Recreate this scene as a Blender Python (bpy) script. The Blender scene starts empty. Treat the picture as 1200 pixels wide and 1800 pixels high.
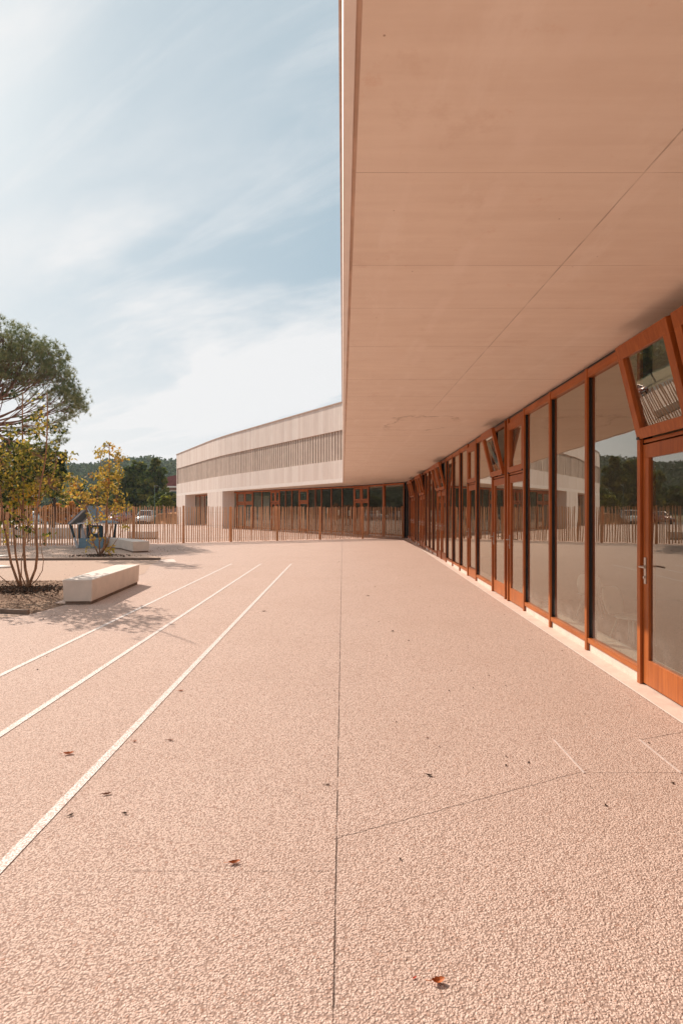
import bpy, math, random
import numpy as np
from math import radians as R, sin, cos, pi, sqrt
from mathutils import Vector, Matrix
random.seed(7); RNG = np.random.default_rng(11)
sc = bpy.context.scene
COL = sc.collection
HZ, CX, EYE, FP = 897.0, 602.0, 1.6, 1000.0      # horizon row, centre column, eye height, focal length in photo pixels

def gp(px, py, z=0.0):
    Y = (EYE - z) * FP / (py - HZ)
    return ((px - CX) * Y / FP, Y)
def at(px, py, Y):
    return Vector(((px - CX) * Y / FP, Y, EYE + (HZ - py) * Y / FP))

# ------------------------------------------------------------------ objects
WORLD = {}
def tag(o, label=None, cat=None, group=None, kind=None):
    if label: o['label'] = label
    if cat: o['category'] = cat
    if group: o['group'] = group
    if kind: o['kind'] = kind
    return o
def thing(name, loc, label, cat, group=None, rz=0.0):
    o = bpy.data.objects.new(name, None); COL.objects.link(o)
    o.location = loc; o.rotation_euler = (0, 0, rz); o.empty_display_size = .3
    WORLD[o.name] = Vector(loc)
    return tag(o, label, cat, group)
def copy_tree(o, parent=None):
    c = o.copy(); COL.objects.link(c); c.parent = parent
    for ch in o.children: copy_tree(ch, c)
    return c

class MB:
    def __init__(s): s.v = []; s.f = []; s.uv = {}
    def prism(s, poly, z0, z1):
        n = len(poly); b = len(s.v)
        s.v += [(p[0], p[1], z0) for p in poly] + [(p[0], p[1], z1) for p in poly]
        a = sum(poly[i][0]*poly[(i+1) % n][1]-poly[(i+1) % n][0]*poly[i][1] for i in range(n))
        fs = [tuple(b+n+i for i in range(n)), tuple(b+i for i in reversed(range(n)))]
        fs += [(b+i, b+(i+1) % n, b+n+(i+1) % n, b+n+i) for i in range(n)]
        if a < 0: fs = [tuple(reversed(f)) for f in fs]
        s.f += fs; return s
    def box(s, x0, x1, y0, y1, z0, z1):
        return s.prism([(x0, y0), (x1, y0), (x1, y1), (x0, y1)], z0, z1)
    def hexa(s, pts):   # bottom 4 (ccw) + top 4
        b = len(s.v); s.v += [tuple(p) for p in pts]
        s.f += [(b+3, b+2, b+1, b), (b+4, b+5, b+6, b+7)] + [(b+i, b+(i+1) % 4, b+4+(i+1) % 4, b+4+i) for i in range(4)]
        return s
    def face(s, pts):
        b = len(s.v); s.v += [tuple(p) for p in pts]; s.f.append(tuple(range(b, b+len(pts)))); return s
    def bar(s, p, q, w, h, up=(0, 0, 1)):
        p = Vector(p); q = Vector(q); d = (q-p).normalized(); u = Vector(up)
        if abs(d.dot(u)) > .98: u = Vector((0, 1, 0))
        a = d.cross(u).normalized()*w/2; c = a.cross(d).normalized()*h/2
        return s.hexa([p-a-c, p+a-c, p+a+c, p-a+c, q-a-c, q+a-c, q+a+c, q-a+c])
    def tube(s, pts, rad, n=8, cap=True):
        pts = [Vector(p) for p in pts]; m = len(pts)
        if not hasattr(rad, '__len__'): rad = [rad]*m
        b = len(s.v); prev = None
        for i, p in enumerate(pts):
            d = (pts[min(i+1, m-1)]-pts[max(i-1, 0)]).normalized()
            if prev is None: a = d.orthogonal().normalized()
            else:
                a = (prev-d*prev.dot(d))
                a = a.normalized() if a.length > 1e-6 else d.orthogonal().normalized()
            prev = a; c = d.cross(a)
            for k in range(n):
                t = 2*pi*k/n; s.v.append(tuple(p+(a*cos(t)+c*sin(t))*rad[i]))
        for i in range(m-1):
            for k in range(n):
                k2 = (k+1) % n
                s.f.append((b+i*n+k, b+i*n+k2, b+(i+1)*n+k2, b+(i+1)*n+k))
        if cap:
            s.f.append(tuple(b+k for k in reversed(range(n)))); s.f.append(tuple(b+(m-1)*n+k for k in range(n)))
        return s
    def lathe(s, c, prof, n=20, axis='Z'):
        b = len(s.v)
        for r, h in prof:
            for k in range(n):
                t = 2*pi*k/n; x, y = r*cos(t), r*sin(t)
                s.v.append((c[0]+x, c[1]+y, c[2]+h) if axis == 'Z' else ((c[0]+x, c[1]+h, c[2]+y) if axis == 'Y' else (c[0]+h, c[1]+x, c[2]+y)))
        for i in range(len(prof)-1):
            for k in range(n):
                k2 = (k+1) % n; s.f.append((b+i*n+k, b+i*n+k2, b+(i+1)*n+k2, b+(i+1)*n+k))
        return s
    def build(s, name, mat, parent=None, smooth=False, bevel=0, local=False):
        off = Vector((0, 0, 0))
        if parent is not None and not local:
            off = WORLD.get(parent.name, off)
        me = bpy.data.meshes.new(name)
        me.from_pydata([(v[0]-off[0], v[1]-off[1], v[2]-off[2]) for v in s.v], [], s.f)
        if s.uv:
            ul = me.uv_layers.new(name='UVMap')
            for p in me.polygons:
                for li in p.loop_indices:
                    ul.data[li].uv = s.uv.get(me.loops[li].vertex_index, (0, 0))
        me.materials.append(mat)
        if smooth:
            for p in me.polygons: p.use_smooth = True
        me.update()
        o = bpy.data.objects.new(name, me); COL.objects.link(o)
        if parent is not None:
            o.parent = parent; WORLD[o.name] = off
        if bevel:
            m = o.modifiers.new('bevel', 'BEVEL'); m.width = bevel; m.segments = 2; m.limit_method = 'ANGLE'
        return o

# ------------------------------------------------------------------ materials
def newmat(name):
    m = bpy.data.materials.new(name); m.use_nodes = True
    nt = m.node_tree; nt.nodes.clear()
    out = nt.nodes.new('ShaderNodeOutputMaterial')
    return m, nt, out
class N:
    """small node helper"""
    def __init__(s, nt): s.nt = nt
    def n(s, t, **k):
        x = s.nt.nodes.new(t)
        for a, b in k.items(): setattr(x, a, b)
        return x
    def link(s, a, b): s.nt.links.new(a, b)
    def setin(s, node, key, val):
        if hasattr(val, 'is_linked') or isinstance(val, bpy.types.NodeSocket): s.link(val, node.inputs[key])
        else: node.inputs[key].default_value = val
    def math(s, op, a, b=0.0, c=None, clamp=False):
        x = s.n('ShaderNodeMath', operation=op, use_clamp=clamp); s.setin(x, 0, a); s.setin(x, 1, b)
        if c is not None: s.setin(x, 2, c)
        return x.outputs[0]
    def mix(s, f, a, b, mode='MIX'):
        x = s.n('ShaderNodeMix', data_type='RGBA', blend_type=mode)
        s.setin(x, 0, f); s.setin(x, 6, a if not isinstance(a, tuple) else (*a, 1)); s.setin(x, 7, b if not isinstance(b, tuple) else (*b, 1))
        return x.outputs[2]
    def noise(s, vec, scale, detail=4, rough=.55, dist=0.0):
        x = s.n('ShaderNodeTexNoise'); s.link(vec, x.inputs['Vector'])
        x.inputs['Scale'].default_value = scale; x.inputs['Detail'].default_value = detail
        x.inputs['Roughness'].default_value = rough; x.inputs['Distortion'].default_value = dist
        return x.outputs['Fac']
    def vor(s, vec, scale, feature='F1', rnd=1.0):
        x = s.n('ShaderNodeTexVoronoi', feature=feature); s.link(vec, x.inputs['Vector'])
        x.inputs['Scale'].default_value = scale; x.inputs['Randomness'].default_value = rnd
        return x
    def ramp(s, f, a, b, lo=0.0, hi=1.0):
        x = s.n('ShaderNodeMapRange', interpolation_type='SMOOTHSTEP'); s.link(f, x.inputs[0])
        x.inputs[1].default_value = a; x.inputs[2].default_value = b; x.inputs[3].default_value = lo; x.inputs[4].default_value = hi
        return x.outputs[0]
    def map(s, vec, scale=(1, 1, 1), rot=(0, 0, 0), loc=(0, 0, 0)):
        x = s.n('ShaderNodeMapping'); s.link(vec, x.inputs[0]); x.inputs['Scale'].default_value = scale
        x.inputs['Rotation'].default_value = rot; x.inputs['Location'].default_value = loc
        return x.outputs[0]
    def pos(s): return s.n('ShaderNodeNewGeometry').outputs['Position']
    def obj(s): return s.n('ShaderNodeTexCoord').outputs['Object']
    def sep(s, v):
        x = s.n('ShaderNodeSeparateXYZ'); s.link(v, x.inputs[0]); return x.outputs
    def bump(s, h, strength=.3, dist=.01, normal=None):
        x = s.n('ShaderNodeBump'); s.link(h, x.inputs['Height']); x.inputs['Strength'].default_value = strength
        x.inputs['Distance'].default_value = dist
        if normal is not None: s.link(normal, x.inputs['Normal'])
        return x.outputs[0]
    def bsdf(s, out, col, rough=.7, normal=None, spec=.3, metallic=0.0):
        b = s.n('ShaderNodeBsdfPrincipled'); s.setin(b, 'Base Color', (*col, 1) if isinstance(col, tuple) else col)
        s.setin(b, 'Roughness', rough); b.inputs['Specular IOR Level'].default_value = spec; b.inputs['Metallic'].default_value = metallic
        if normal is not None: s.link(normal, b.inputs['Normal'])
        if out is not None: s.link(b.outputs[0], out.inputs[0])
        return b
    def seam(s, coord, at_, w):      # 1 on a thin line where coord == at_
        d = s.math('ABSOLUTE', s.math('SUBTRACT', coord, at_)); return s.ramp(d, w*.35, w, 1.0, 0.0)

def mat_plain(name, col, rough=.6, var=.15, scale=3.0, bump=.0, bscale=40, spec=.3, metallic=0):
    m, nt, out = newmat(name); h = N(nt); p = h.obj()
    f = h.noise(p, scale, 5, .6)
    c = h.mix(h.ramp(f, .3, .7), tuple(x*(1-var) for x in col), tuple(min(1, x*(1+var)) for x in col))
    nrm = h.bump(h.noise(p, bscale, 4), bump, .01) if bump else None
    h.bsdf(out, c, rough, nrm, spec, metallic); return m

def mat_aggregate(name, worn=False):
    m, nt, out = newmat(name); h = N(nt); p = h.pos(); xyz = h.sep(p)
    X, Y = xyz[0], xyz[1]
    w = h.noise(p, 35, 2, .5)
    vv = h.n('ShaderNodeVectorMath', operation='MULTIPLY_ADD'); 
    nz = h.n('ShaderNodeTexNoise'); h.link(p, nz.inputs['Vector']); nz.inputs['Scale'].default_value = 60; nz.inputs['Detail'].default_value = 1
    h.link(nz.outputs['Color'], vv.inputs[0]); vv.inputs[1].default_value = (.012, .012, 0); h.link(p, vv.inputs[2])
    v1 = h.vor(vv.outputs[0], 122, 'SMOOTH_F1'); v1.inputs['Smoothness'].default_value = .35
    v2 = h.vor(vv.outputs[0], 122, 'F1')
    dome = h.math('SUBTRACT', 1.0, h.math('MULTIPLY', v1.outputs['Distance'], 1.15), clamp=True)
    gap = h.ramp(v2.outputs['Distance'], .42, .72)
    tone = h.sep(v2.outputs['Color'])[0]
    pebble = h.mix(h.ramp(tone, 0, 1), (.58, .41, .335), (.76, .575, .485))
    rare = h.ramp(h.sep(v2.outputs['Color'])[1], .93, .96)
    pebble = h.mix(h.math('MULTIPLY', rare, .6), pebble, (.40, .19, .12))
    matrix = (.27, .17, .13)
    c = h.mix(h.math('MULTIPLY', gap, .74), pebble, matrix)
    big = h.noise(p, .7, 5, .6); mid = h.noise(p, 6, 4, .6)
    c = h.mix(h.ramp(big, .35, .7, .0, .22), c, (.44, .29, .22))
    c = h.mix(h.ramp(mid, .5, .75, .0, .10), c, (.42, .30, .24))
    # saw cut joints
    wob = h.math('MULTIPLY', h.math('SUBTRACT', h.noise(p, 2.5, 3, .6), .5), .018)
    wf = h.math('MULTIPLY', h.math('SUBTRACT', h.noise(p, 9, 4, .8), .5), .05)
    Xw = h.math('ADD', X, wob)
    j1 = h.seam(h.math('ADD', X, .028), 0.0, .0045)
    wbrk = h.ramp(h.noise(p, 5, 2), .38, .5, .25, 1)
    j1 = h.math('MULTIPLY', j1, wbrk)
    # slanting hairline joints right of the long joint
    d1 = h.math('SUBTRACT', h.math('ADD', Y, wf), h.math('MULTIPLY', X, .475))
    m1 = h.math('MULTIPLY', h.ramp(X, -.06, .0), h.ramp(X, 1.45, 1.55, 1, 0))
    j2 = h.math('MULTIPLY', h.seam(d1, 2.785, .008), m1)
    d2 = h.math('SUBTRACT', h.math('ADD', Y, wf), h.math('MULTIPLY', X, .37))
    m2 = h.math('MULTIPLY', h.ramp(X, 2.06, 2.1), 1.0)
    j3 = h.math('MULTIPLY', h.seam(d2, 3.195, .008), m2)
    j4 = h.math('MULTIPLY', h.seam(h.math('ADD', Y, wf), 2.52, .006), h.math('MULTIPLY', h.ramp(X, -.05, -.02, 1, 0), h.ramp(X, -1.4, -1.0, 0, .45)))
    jj = h.math('MAXIMUM', h.math('MAXIMUM', j1, h.math('MULTIPLY', j2, .45)), h.math('MAXIMUM', h.math('MULTIPLY', j3, .5), h.math('MULTIPLY', j4, .5)))
    c = h.mix(h.math('MULTIPLY', jj, .85), c, (.10, .06, .045))
    hgt = h.math('SUBTRACT', h.math('ADD', dome, h.math('MULTIPLY', h.noise(p, 300, 2), .12)), h.math('MULTIPLY', jj, 1.6))
    nrm = h.bump(hgt, 1.0, .0043)
    n2 = h.bump(h.noise(p, 14, 3), .25, .006, nrm)
    h.bsdf(out, c, .82, n2, .25); return m

def mat_soffit():
    m, nt, out = newmat('soffit_concrete'); h = N(nt); p = h.pos(); X, Y, Z = h.sep(p)
    st = h.math('MULTIPLY_ADD', h.noise(h.map(p, (.5, 6, 1)), 1.6, 6, .62), .55, h.math('MULTIPLY', h.noise(p, 2.0, 6, .65), .45))
    cl = h.noise(p, 1.1, 6, .6)
    c = h.mix(h.ramp(st, .3, .72), (.76, .62, .515), (.85, .72, .61))
    c = h.mix(h.ramp(cl, .35, .75, 0, .42), c, (.85, .73, .64))
    c = h.mix(h.ramp(h.noise(p, 3.2, 5, .7), .58, .72, 0, .28), c, (.66, .49, .39))
    pit = h.vor(p, 6.0); sp = h.math('MULTIPLY', h.ramp(pit.outputs['Distance'], .018, .04, 1, 0), h.ramp(h.sep(pit.outputs['Color'])[0], .30, .35))
    c = h.mix(h.math('MULTIPLY', sp, .7), c, (.30, .17, .11))
    rs = h.noise(p, 2.6, 6, .75); c = h.mix(h.ramp(rs, .60, .74, 0, .35), c, (.66, .40, .28)); c = h.mix(h.ramp(h.noise(h.map(p, (1.6, .5, 1), loc=(3, 1, 0)), 1.9, 6, .7), .54, .70, 0, .35), c, (.90, .79, .70))
    wy = h.math('ADD', Y, h.math('MULTIPLY', h.math('SUBTRACT', h.noise(p, 1.2, 2), .5), .006))
    js = None
    for y in (1.72, 2.79, 3.846, 4.66, 5.75, 7.2, 8.3, 9.4, 10.3, 11.3, 12.6, 13.7, 15.2, 17.0, 19, 21.5, 24.5, 27.5, 30.5):
        s = h.seam(wy, y, .0035*max(1, y/3.5)); js = s if js is None else h.math('MAXIMUM', js, s)
    js = h.math('MULTIPLY', js, h.ramp(h.noise(p, 2.2, 3), .33, .55, .3, 1))
    wx = h.math('ADD', X, h.math('MULTIPLY', h.math('SUBTRACT', h.noise(p, 6, 4), .5), .006))
    jx = h.math('MULTIPLY', h.seam(wx, 1.478, .0065), h.ramp(h.noise(p, 4, 3), .35, .6, .3, 1))
    jx = h.math('MULTIPLY', jx, h.ramp(Y, 9, 10, 1, 0))
    c = h.mix(h.math('MULTIPLY', js, .6), c, (.36, .23, .17))
    c = h.mix(h.math('MULTIPLY', jx, .6), c, (.28, .19, .14))
    for xx, ww, fa in ((1.52, .07, .40), (.80, .06, .42), (2.25, .05, .3), (.33, .03, .2)):
        sm = h.math('MULTIPLY', h.seam(h.math('ADD', X, h.math('MULTIPLY', h.math('SUBTRACT', h.noise(p, 3, 5, .7), .5), .10)), xx, ww), h.ramp(h.noise(p, 2.5, 4), .4, .62))
        c = h.mix(h.math('MULTIPLY', sm, fa), c, (.88, .75, .66))
    # a wandering water stain ring
    rx = h.math('DIVIDE', h.math('SUBTRACT', X, 1.55), .85); ry = h.math('DIVIDE', h.math('SUBTRACT', Y, 10.9), 1.25)
    rr = h.math('SQRT', h.math('ADD', h.math('MULTIPLY', rx, rx), h.math('MULTIPLY', ry, ry)))
    rr = h.math('ADD', rr, h.math('MULTIPLY', h.math('SUBTRACT', h.noise(p, 1.6, 5, .65), .5), 1.6))
    ring = h.math('MULTIPLY', h.seam(rr, .72, .05), h.ramp(h.noise(p, 1.3, 2), .42, .55))
    c = h.mix(h.math('MULTIPLY', ring, .5), c, (.30, .20, .14))
    hg = h.math('SUBTRACT', h.math('MULTIPLY', h.noise(h.map(p, (1, 3, 1)), 8, 5), .4), h.math('MULTIPLY', h.math('MAXIMUM', js, jx), .8))
    h.bsdf(out, c, .62, h.bump(hg, .45, .006), .3); return m

def mat_boards(name, ca, cb, plank=.29):
    """board marked pale concrete, planks upright, UV = metres along the wall / height"""
    m, nt, out = newmat(name); h = N(nt)
    uv = h.n('ShaderNodeUVMap').outputs[0]; U, V, _ = h.sep(uv)
    k = h.math('FLOOR', h.math('DIVIDE', U, plank)); fr = h.math('FRACT', h.math('DIVIDE', U, plank))
    wn = h.n('ShaderNodeTexWhiteNoise', noise_dimensions='1D'); h.link(k, wn.inputs['W'])
    grain = h.noise(h.map(uv, (14, .9, 1)), 1.5, 5, .65)
    blot = h.noise(h.map(uv, (1.2, .5, 1)), 1.2, 5, .6)
    c = h.mix(wn.outputs['Value'], ca, cb)
    c = h.mix(h.ramp(grain, .35, .75, 0, .3), c, tuple(x*.78 for x in ca))
    c = h.mix(h.ramp(blot, .45, .75, 0, .35), c, tuple(x*.80 for x in ca))
    e = h.math('MINIMUM', fr, h.math('SUBTRACT', 1.0, fr)); edge = h.ramp(e, .0, .05, 1, 0)
    c = h.mix(h.math('MULTIPLY', edge, .45), c, tuple(x*.5 for x in ca))
    hg = h.math('ADD', h.math('MULTIPLY', wn.outputs['Value'], .5), h.math('SUBTRACT', h.math('MULTIPLY', grain, .3), edge))
    h.bsdf(out, c, .75, h.bump(hg, .5, .01), .25); return m

def mat_wood(name, ca, cb, rough=.45, gs=1.0, axis=2, spec=.35):
    m, nt, out = newmat(name); h = N(nt); p = h.pos()
    s = [22*gs, 22*gs, 22*gs]; s[axis] = 1.1*gs
    g = h.noise(h.map(p, tuple(s)), 1.3, 6, .65, .6); b = h.noise(p, 1.7, 3, .6)
    gi = h.n('ShaderNodeNewGeometry').outputs['Random Per Island']
    c = h.mix(h.ramp(g, .3, .72), ca, cb)
    c = h.mix(h.math('MULTIPLY', gi, .35), c, tuple(x*.72 for x in ca))
    c = h.mix(h.ramp(b, .4, .7, 0, .22), c, tuple(min(1, x*1.35) for x in cb))
    h.bsdf(out, c, rough, h.bump(g, .12, .004), spec); return m

def mat_glass(name, r0=.15, tint=(.66, .72, .68)):
    m, nt, out = newmat(name); h = N(nt); p = h.pos()
    nrm = h.bump(h.noise(h.map(p, (1, 1, .6)), 1.1, 2, .5), .05, .03)
    gl = h.n('ShaderNodeBsdfGlossy'); gl.inputs['Roughness'].default_value = .0; gl.inputs['Color'].default_value = (.97, .92, .82, 1); h.link(nrm, gl.inputs['Normal'])
    tr = h.n('ShaderNodeBsdfTransparent'); tr.inputs[0].default_value = (*tint, 1)
    dp = h.n('ShaderNodeVectorMath', operation='DOT_PRODUCT'); h.link(nrm, dp.inputs[0]); h.link(h.n('ShaderNodeNewGeometry').outputs['Incoming'], dp.inputs[1])
    cs = h.math('SUBTRACT', 1.0, h.math('ABSOLUTE', dp.outputs['Value']), clamp=True)
    f = h.math('MULTIPLY_ADD', h.math('POWER', cs, 2.7), 1-r0, r0, clamp=True)      # coated double glazing
    mx = h.n('ShaderNodeMixShader'); h.link(f, mx.inputs[0]); h.link(tr.outputs[0], mx.inputs[1]); h.link(gl.outputs[0], mx.inputs[2])
    # a little dust on the panes
    du = h.n('ShaderNodeBsdfDiffuse'); du.inputs[0].default_value = (.75, .70, .64, 1)
    z = h.sep(p)[2]
    df = h.math('MULTIPLY_ADD', h.math('MULTIPLY', h.ramp(z, .1, .8, 1, 0), h.ramp(h.noise(p, 5, 4), .35, .7)), .07, .015)
    m2 = h.n('ShaderNodeMixShader'); h.link(df, m2.inputs[0]); h.link(mx.outputs[0], m2.inputs[1]); h.link(du.outputs[0], m2.inputs[2])
    h.link(m2.outputs[0], out.inputs[0]); return m

def mat_leaf(name, cols, trans=.45, rough=.6):
    """cols: colour stops over the per leaf 'tint' attribute"""
    m, nt, out = newmat(name); h = N(nt)
    at_ = h.n('ShaderNodeAttribute', attribute_name='tint'); cr = h.n('ShaderNodeValToRGB')
    el = cr.color_ramp.elements
    while len(el) < len(cols): el.new(.5)
    for i, c in enumerate(cols):
        el[i].position = i/(len(cols)-1); el[i].color = (*c, 1)
    if 'hill' in name: rough = 1.0
    h.link(at_.outputs['Fac'], cr.inputs[0])
    b = h.bsdf(None, cr.outputs[0], rough, None, .25)
    t = h.n('ShaderNodeBsdfTranslucent'); c2 = h.mix(.5, cr.outputs[0], (1, .95, .45), 'MULTIPLY'); h.link(c2, t.inputs[0])
    mx = h.n('ShaderNodeMixShader'); mx.inputs[0].default_value = trans
    h.link(b.outputs[0], mx.inputs[1]); h.link(t.outputs[0], mx.inputs[2]); h.link(mx.outputs[0], out.inputs[0]); return m

M = {}
M['agg'] = mat_aggregate('exposed_aggregate')
M['soffit'] = mat_soffit()
M['boards'] = mat_boards('board_marked_concrete', (.72, .59, .52), (.82, .71, .64))
M['fin'] = mat_wood('fin_timber', (.50, .375, .30), (.62, .49, .41), .7, .6)
M['white'] = mat_plain('white_precast', (.82, .73, .67), .6, .04, 4, .15, 60)
M['conc'] = mat_plain('smooth_concrete', (.68, .54, .46), .65, .08, 5, .25, 90)
M['bench'] = mat_plain('cast_concrete', (.68, .57, .49), .6, .06, 4, .2, 70)
M['grime'] = mat_plain('dark_recess', (.05, .035, .03), .8)
M['timber'] = mat_wood('varnished_larch', (.29, .072, .014), (.45, .13, .028), .42)
M['timber_h'] = mat_wood('varnished_larch_rail', (.30, .075, .014), (.46, .135, .029), .42, 1, 1)
M['black'] = mat_plain('black_aluminium', (.012, .014, .02), .35, .1, 5, 0, 10, .4)
M['glass'] = mat_glass('window_glass', .19); M['glass2'] = mat_glass('wing_glass', .09)
M['metal'] = mat_plain('brushed_steel', (.55, .52, .48), .3, .05, 8, 0, 10, .5, .9)
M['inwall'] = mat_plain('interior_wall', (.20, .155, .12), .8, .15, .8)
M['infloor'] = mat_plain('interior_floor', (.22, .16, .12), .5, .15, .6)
M['picket'] = mat_wood('split_chestnut', (.52, .25, .12), (.80, .47, .28), .75, 1.2)
M['post'] = mat_wood('round_chestnut_post', (.50, .21, .09), (.64, .31, .15), .7, 1)
M['wire'] = mat_plain('galvanised_wire', (.30, .27, .24), .5, .1, 5, 0, 10, .4, .6)
M['paint'] = None
M['kerb'] = mat_plain('weathered_edging', (.20, .135, .10), .8, .2, 6, .2, 40)
M['bark'] = mat_plain('smooth_bark', (.30, .16, .09), .8, .3, 9, .5, 60)
M['pinebark'] = mat_plain('pine_bark', (.22, .12, .08), .85, .3, 3, .5, 12)
M['darkbark'] = mat_plain('dark_bark', (.07, .05, .04), .85, .3, 3, .5, 12)

def mat_linepaint():
    m, nt, out = newmat('worn_white_paint'); h = N(nt); p = h.pos()
    v = h.vor(p, 95); gap = h.ramp(v.outputs['Distance'], .42, .68)
    n = h.noise(p, 22, 4, .7)
    f = h.math('MULTIPLY', gap, .85); f = h.math('MAXIMUM', f, h.ramp(n, .50, .70, 0, .8))
    c = h.mix(f, (.80, .735, .69), (.46, .32, .26))
    dome = h.math('SUBTRACT', 1.0, v.outputs['Distance'])
    h.bsdf(out, c, .7, h.bump(dome, .8, .003), .3); return m
M['paint'] = mat_linepaint()

def mat_soil(name, a, b, c3, sc_=18):
    m, nt, out = newmat(name); h = N(nt); p = h.pos()
    c = h.mix(h.ramp(h.noise(p, sc_, 6, .7), .35, .68), a, b)
    c = h.mix(h.ramp(h.noise(p, 1.3, 5, .6), .42, .66, 0, .7), c, c3)
    v = h.vor(p, 55); hh = h.math('SUBTRACT', h.noise(p, 30, 6, .7), h.math('MULTIPLY', v.outputs['Distance'], .5))
    h.bsdf(out, c, .95, h.bump(hh, .9, .02), .1); return m
M['soil'] = mat_soil('planting_soil', (.14, .080, .052), (.34, .215, .145), (.40, .265, .185))
M['dust'] = mat_soil('dusty_sand', (.50, .345, .265), (.64, .465, .37), (.56, .40, .31), 30)
M['earth'] = mat_soil('dry_earth', (.26, .18, .11), (.34, .26, .16), (.14, .15, .06), .6)
M['clay'] = mat_soil('red_clay', (.42, .19, .09), (.54, .27, .14), (.50, .25, .13), 3)
M['asphalt'] = mat_plain('asphalt', (.10, .09, .085), .9, .2, 2, .3, 80)

# ------------------------------------------------------------------ camera, sun, sky
cam = bpy.data.cameras.new('camera'); co = bpy.data.objects.new('camera', cam); COL.objects.link(co)
co.location = (0, 0, EYE); co.rotation_euler = (R(90), 0, 0)
cam.sensor_fit = 'VERTICAL'; cam.sensor_height = 36; cam.lens = 20
cam.shift_x = -2/1800; cam.shift_y = -3/1800
cam.clip_start = .05; cam.clip_end = 5000
sc.camera = co
SUN = Vector((-1.0, 1.02, 1.0)).normalized()
elev = math.asin(SUN.z); az = math.atan2(SUN.x, SUN.y)
sl = bpy.data.lights.new('sun', 'SUN'); so = bpy.data.objects.new('sun', sl); COL.objects.link(so)
sl.energy = 4.9; sl.angle = R(.53); sl.color = (1.0, .88, .765)
so.rotation_euler = (-SUN).to_track_quat('-Z', 'Y').to_euler()

w = bpy.data.worlds.new('World'); sc.world = w; w.use_nodes = True
nt = w.node_tree; nt.nodes.clear(); h = N(nt)
wo = h.n('ShaderNodeOutputWorld'); bg = h.n('ShaderNodeBackground')
sky = h.n('ShaderNodeTexSky', sky_type='NISHITA'); sky.sun_disc = False; sky.sun_elevation = elev; sky.sun_rotation = az
sky.air_density = 1.0; sky.dust_density = 2.2; sky.ozone_density = 1.4; sky.altitude = 100
dirv = h.n('ShaderNodeTexCoord').outputs['Generated']
dx, dy, dz = h.sep(dirv)
den = h.math('ADD', h.math('MAXIMUM', dz, 0.0), .16)
cmb = h.n('ShaderNodeCombineXYZ'); h.link(h.math('DIVIDE', dx, den), cmb.inputs[0]); h.link(h.math('DIVIDE', dy, den), cmb.inputs[1])
CLOC = (3.45, 8.05, 0)
pl = h.map(cmb.outputs[0], (1, 1, 1), (0, 0, R(32)), CLOC)
n1 = h.noise(h.map(pl, (.45, 1.0, 1)), 1.15, 9, .60, .35)
n2 = h.noise(h.map(pl, (.35, 1.7, 1), loc=(4, 2, 0)), 2.3, 8, .62, .9)
n3 = h.noise(pl, .55, 3, .5)
wisp = h.math('MULTIPLY', h.ramp(n1, .43, .62), h.ramp(n3, .35, .55, .2, 1))
wisp = h.math('ADD', h.math("MULTIPLY", wisp, .78), h.math('MULTIPLY', h.ramp(n2, .48, .75), .28))
veil = h.ramp(dz, .0, .42, 1.0, .0)
sdot = h.n('ShaderNodeVectorMath', operation='DOT_PRODUCT'); h.link(dirv, sdot.inputs[0]); sdot.inputs[1].default_value = SUN
glow = h.ramp(sdot.outputs['Value'], .55, 1.0)
base = h.mix(.80, sky.outputs[0], (3.1, 4.35, 5.0))
cloud = h.mix(glow, (7.4, 7.45, 7.55), (7.6, 7.6, 7.6))
fac = h.math('ADD', wisp, h.math('MULTIPLY', veil, .85)); fac = h.math('ADD', fac, h.math('MULTIPLY', glow, .22))
fac = h.math('MINIMUM', fac, .97)
h.link(h.mix(fac, base, cloud), bg.inputs[0]); bg.inputs[1].default_value = .10
h.link(bg.outputs[0], wo.inputs[0])
sc.view_settings.view_transform = 'Standard'; sc.view_settings.look = 'None'; sc.view_settings.gamma = 1; sc.view_settings.exposure = 0.25
sc.render.engine = 'CYCLES'

# ------------------------------------------------------------------ ground
def sheet(name, pts, z, mat, parent=None):
    m = MB(); a = sum(pts[i][0]*pts[(i+1) % len(pts)][1]-pts[(i+1) % len(pts)][0]*pts[i][1] for i in range(len(pts)))
    if a < 0: pts = list(reversed(pts))
    m.face([(p[0], p[1], z) for p in pts]); return m.build(name, mat, parent)
tag(sheet('ground', [(-2500, -600), (2500, -600), (2500, 3000), (-2500, 3000)], -.012, M['earth']), kind='structure')
tag(sheet('courtyard_paving', [(-60, -14), (14, -14), (14, 56), (2, 72), (-20, 66), (-60, 56)], 0, M['agg']), kind='structure')
tag(sheet('car_park', [(-120, 58), (-60, 56.2), (-20, 66.2), (-16, 76), (-120, 80)], -.004, M['asphalt']), kind='structure')
# strip of smooth concrete along the glazing
FX = lambda y: 2.547+.035*y
tag(sheet('concrete_strip', [(FX(-13)-.15, -13), (FX(-13)+.3, -13), (FX(32.6)+.3, 32.6), (FX(32.6)-.15, 32.6)], .004, M['conc']), kind='structure')
tag(sheet('strip_edge_line', [(FX(-13)-.158, -13), (FX(-13)-.146, -13), (FX(32.5)-.146, 32.5), (FX(32.5)-.158, 32.5)], .008, M['white']), kind='structure')
bed1 = [(-16, 12.9), (-6.2, 12.9), (-5.05, 12.7), (-4.98, 9.8), (-4.68, 9.70), (-4.80, 8.80), (-5.35, 8.89), (-16, 9.3)]
tag(sheet('planting_bed_soil', bed1, .005, M['soil']), kind='structure')
tag(sheet('sandy_path', [(-22, 12.9), (-6.2, 12.9), (-5.05, 12.75), (-5.0, 14.4), (-5.6, 16.6), (-5.9, 18.2), (-22, 18.0)], .004, M['dust']), kind='structure')
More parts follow.
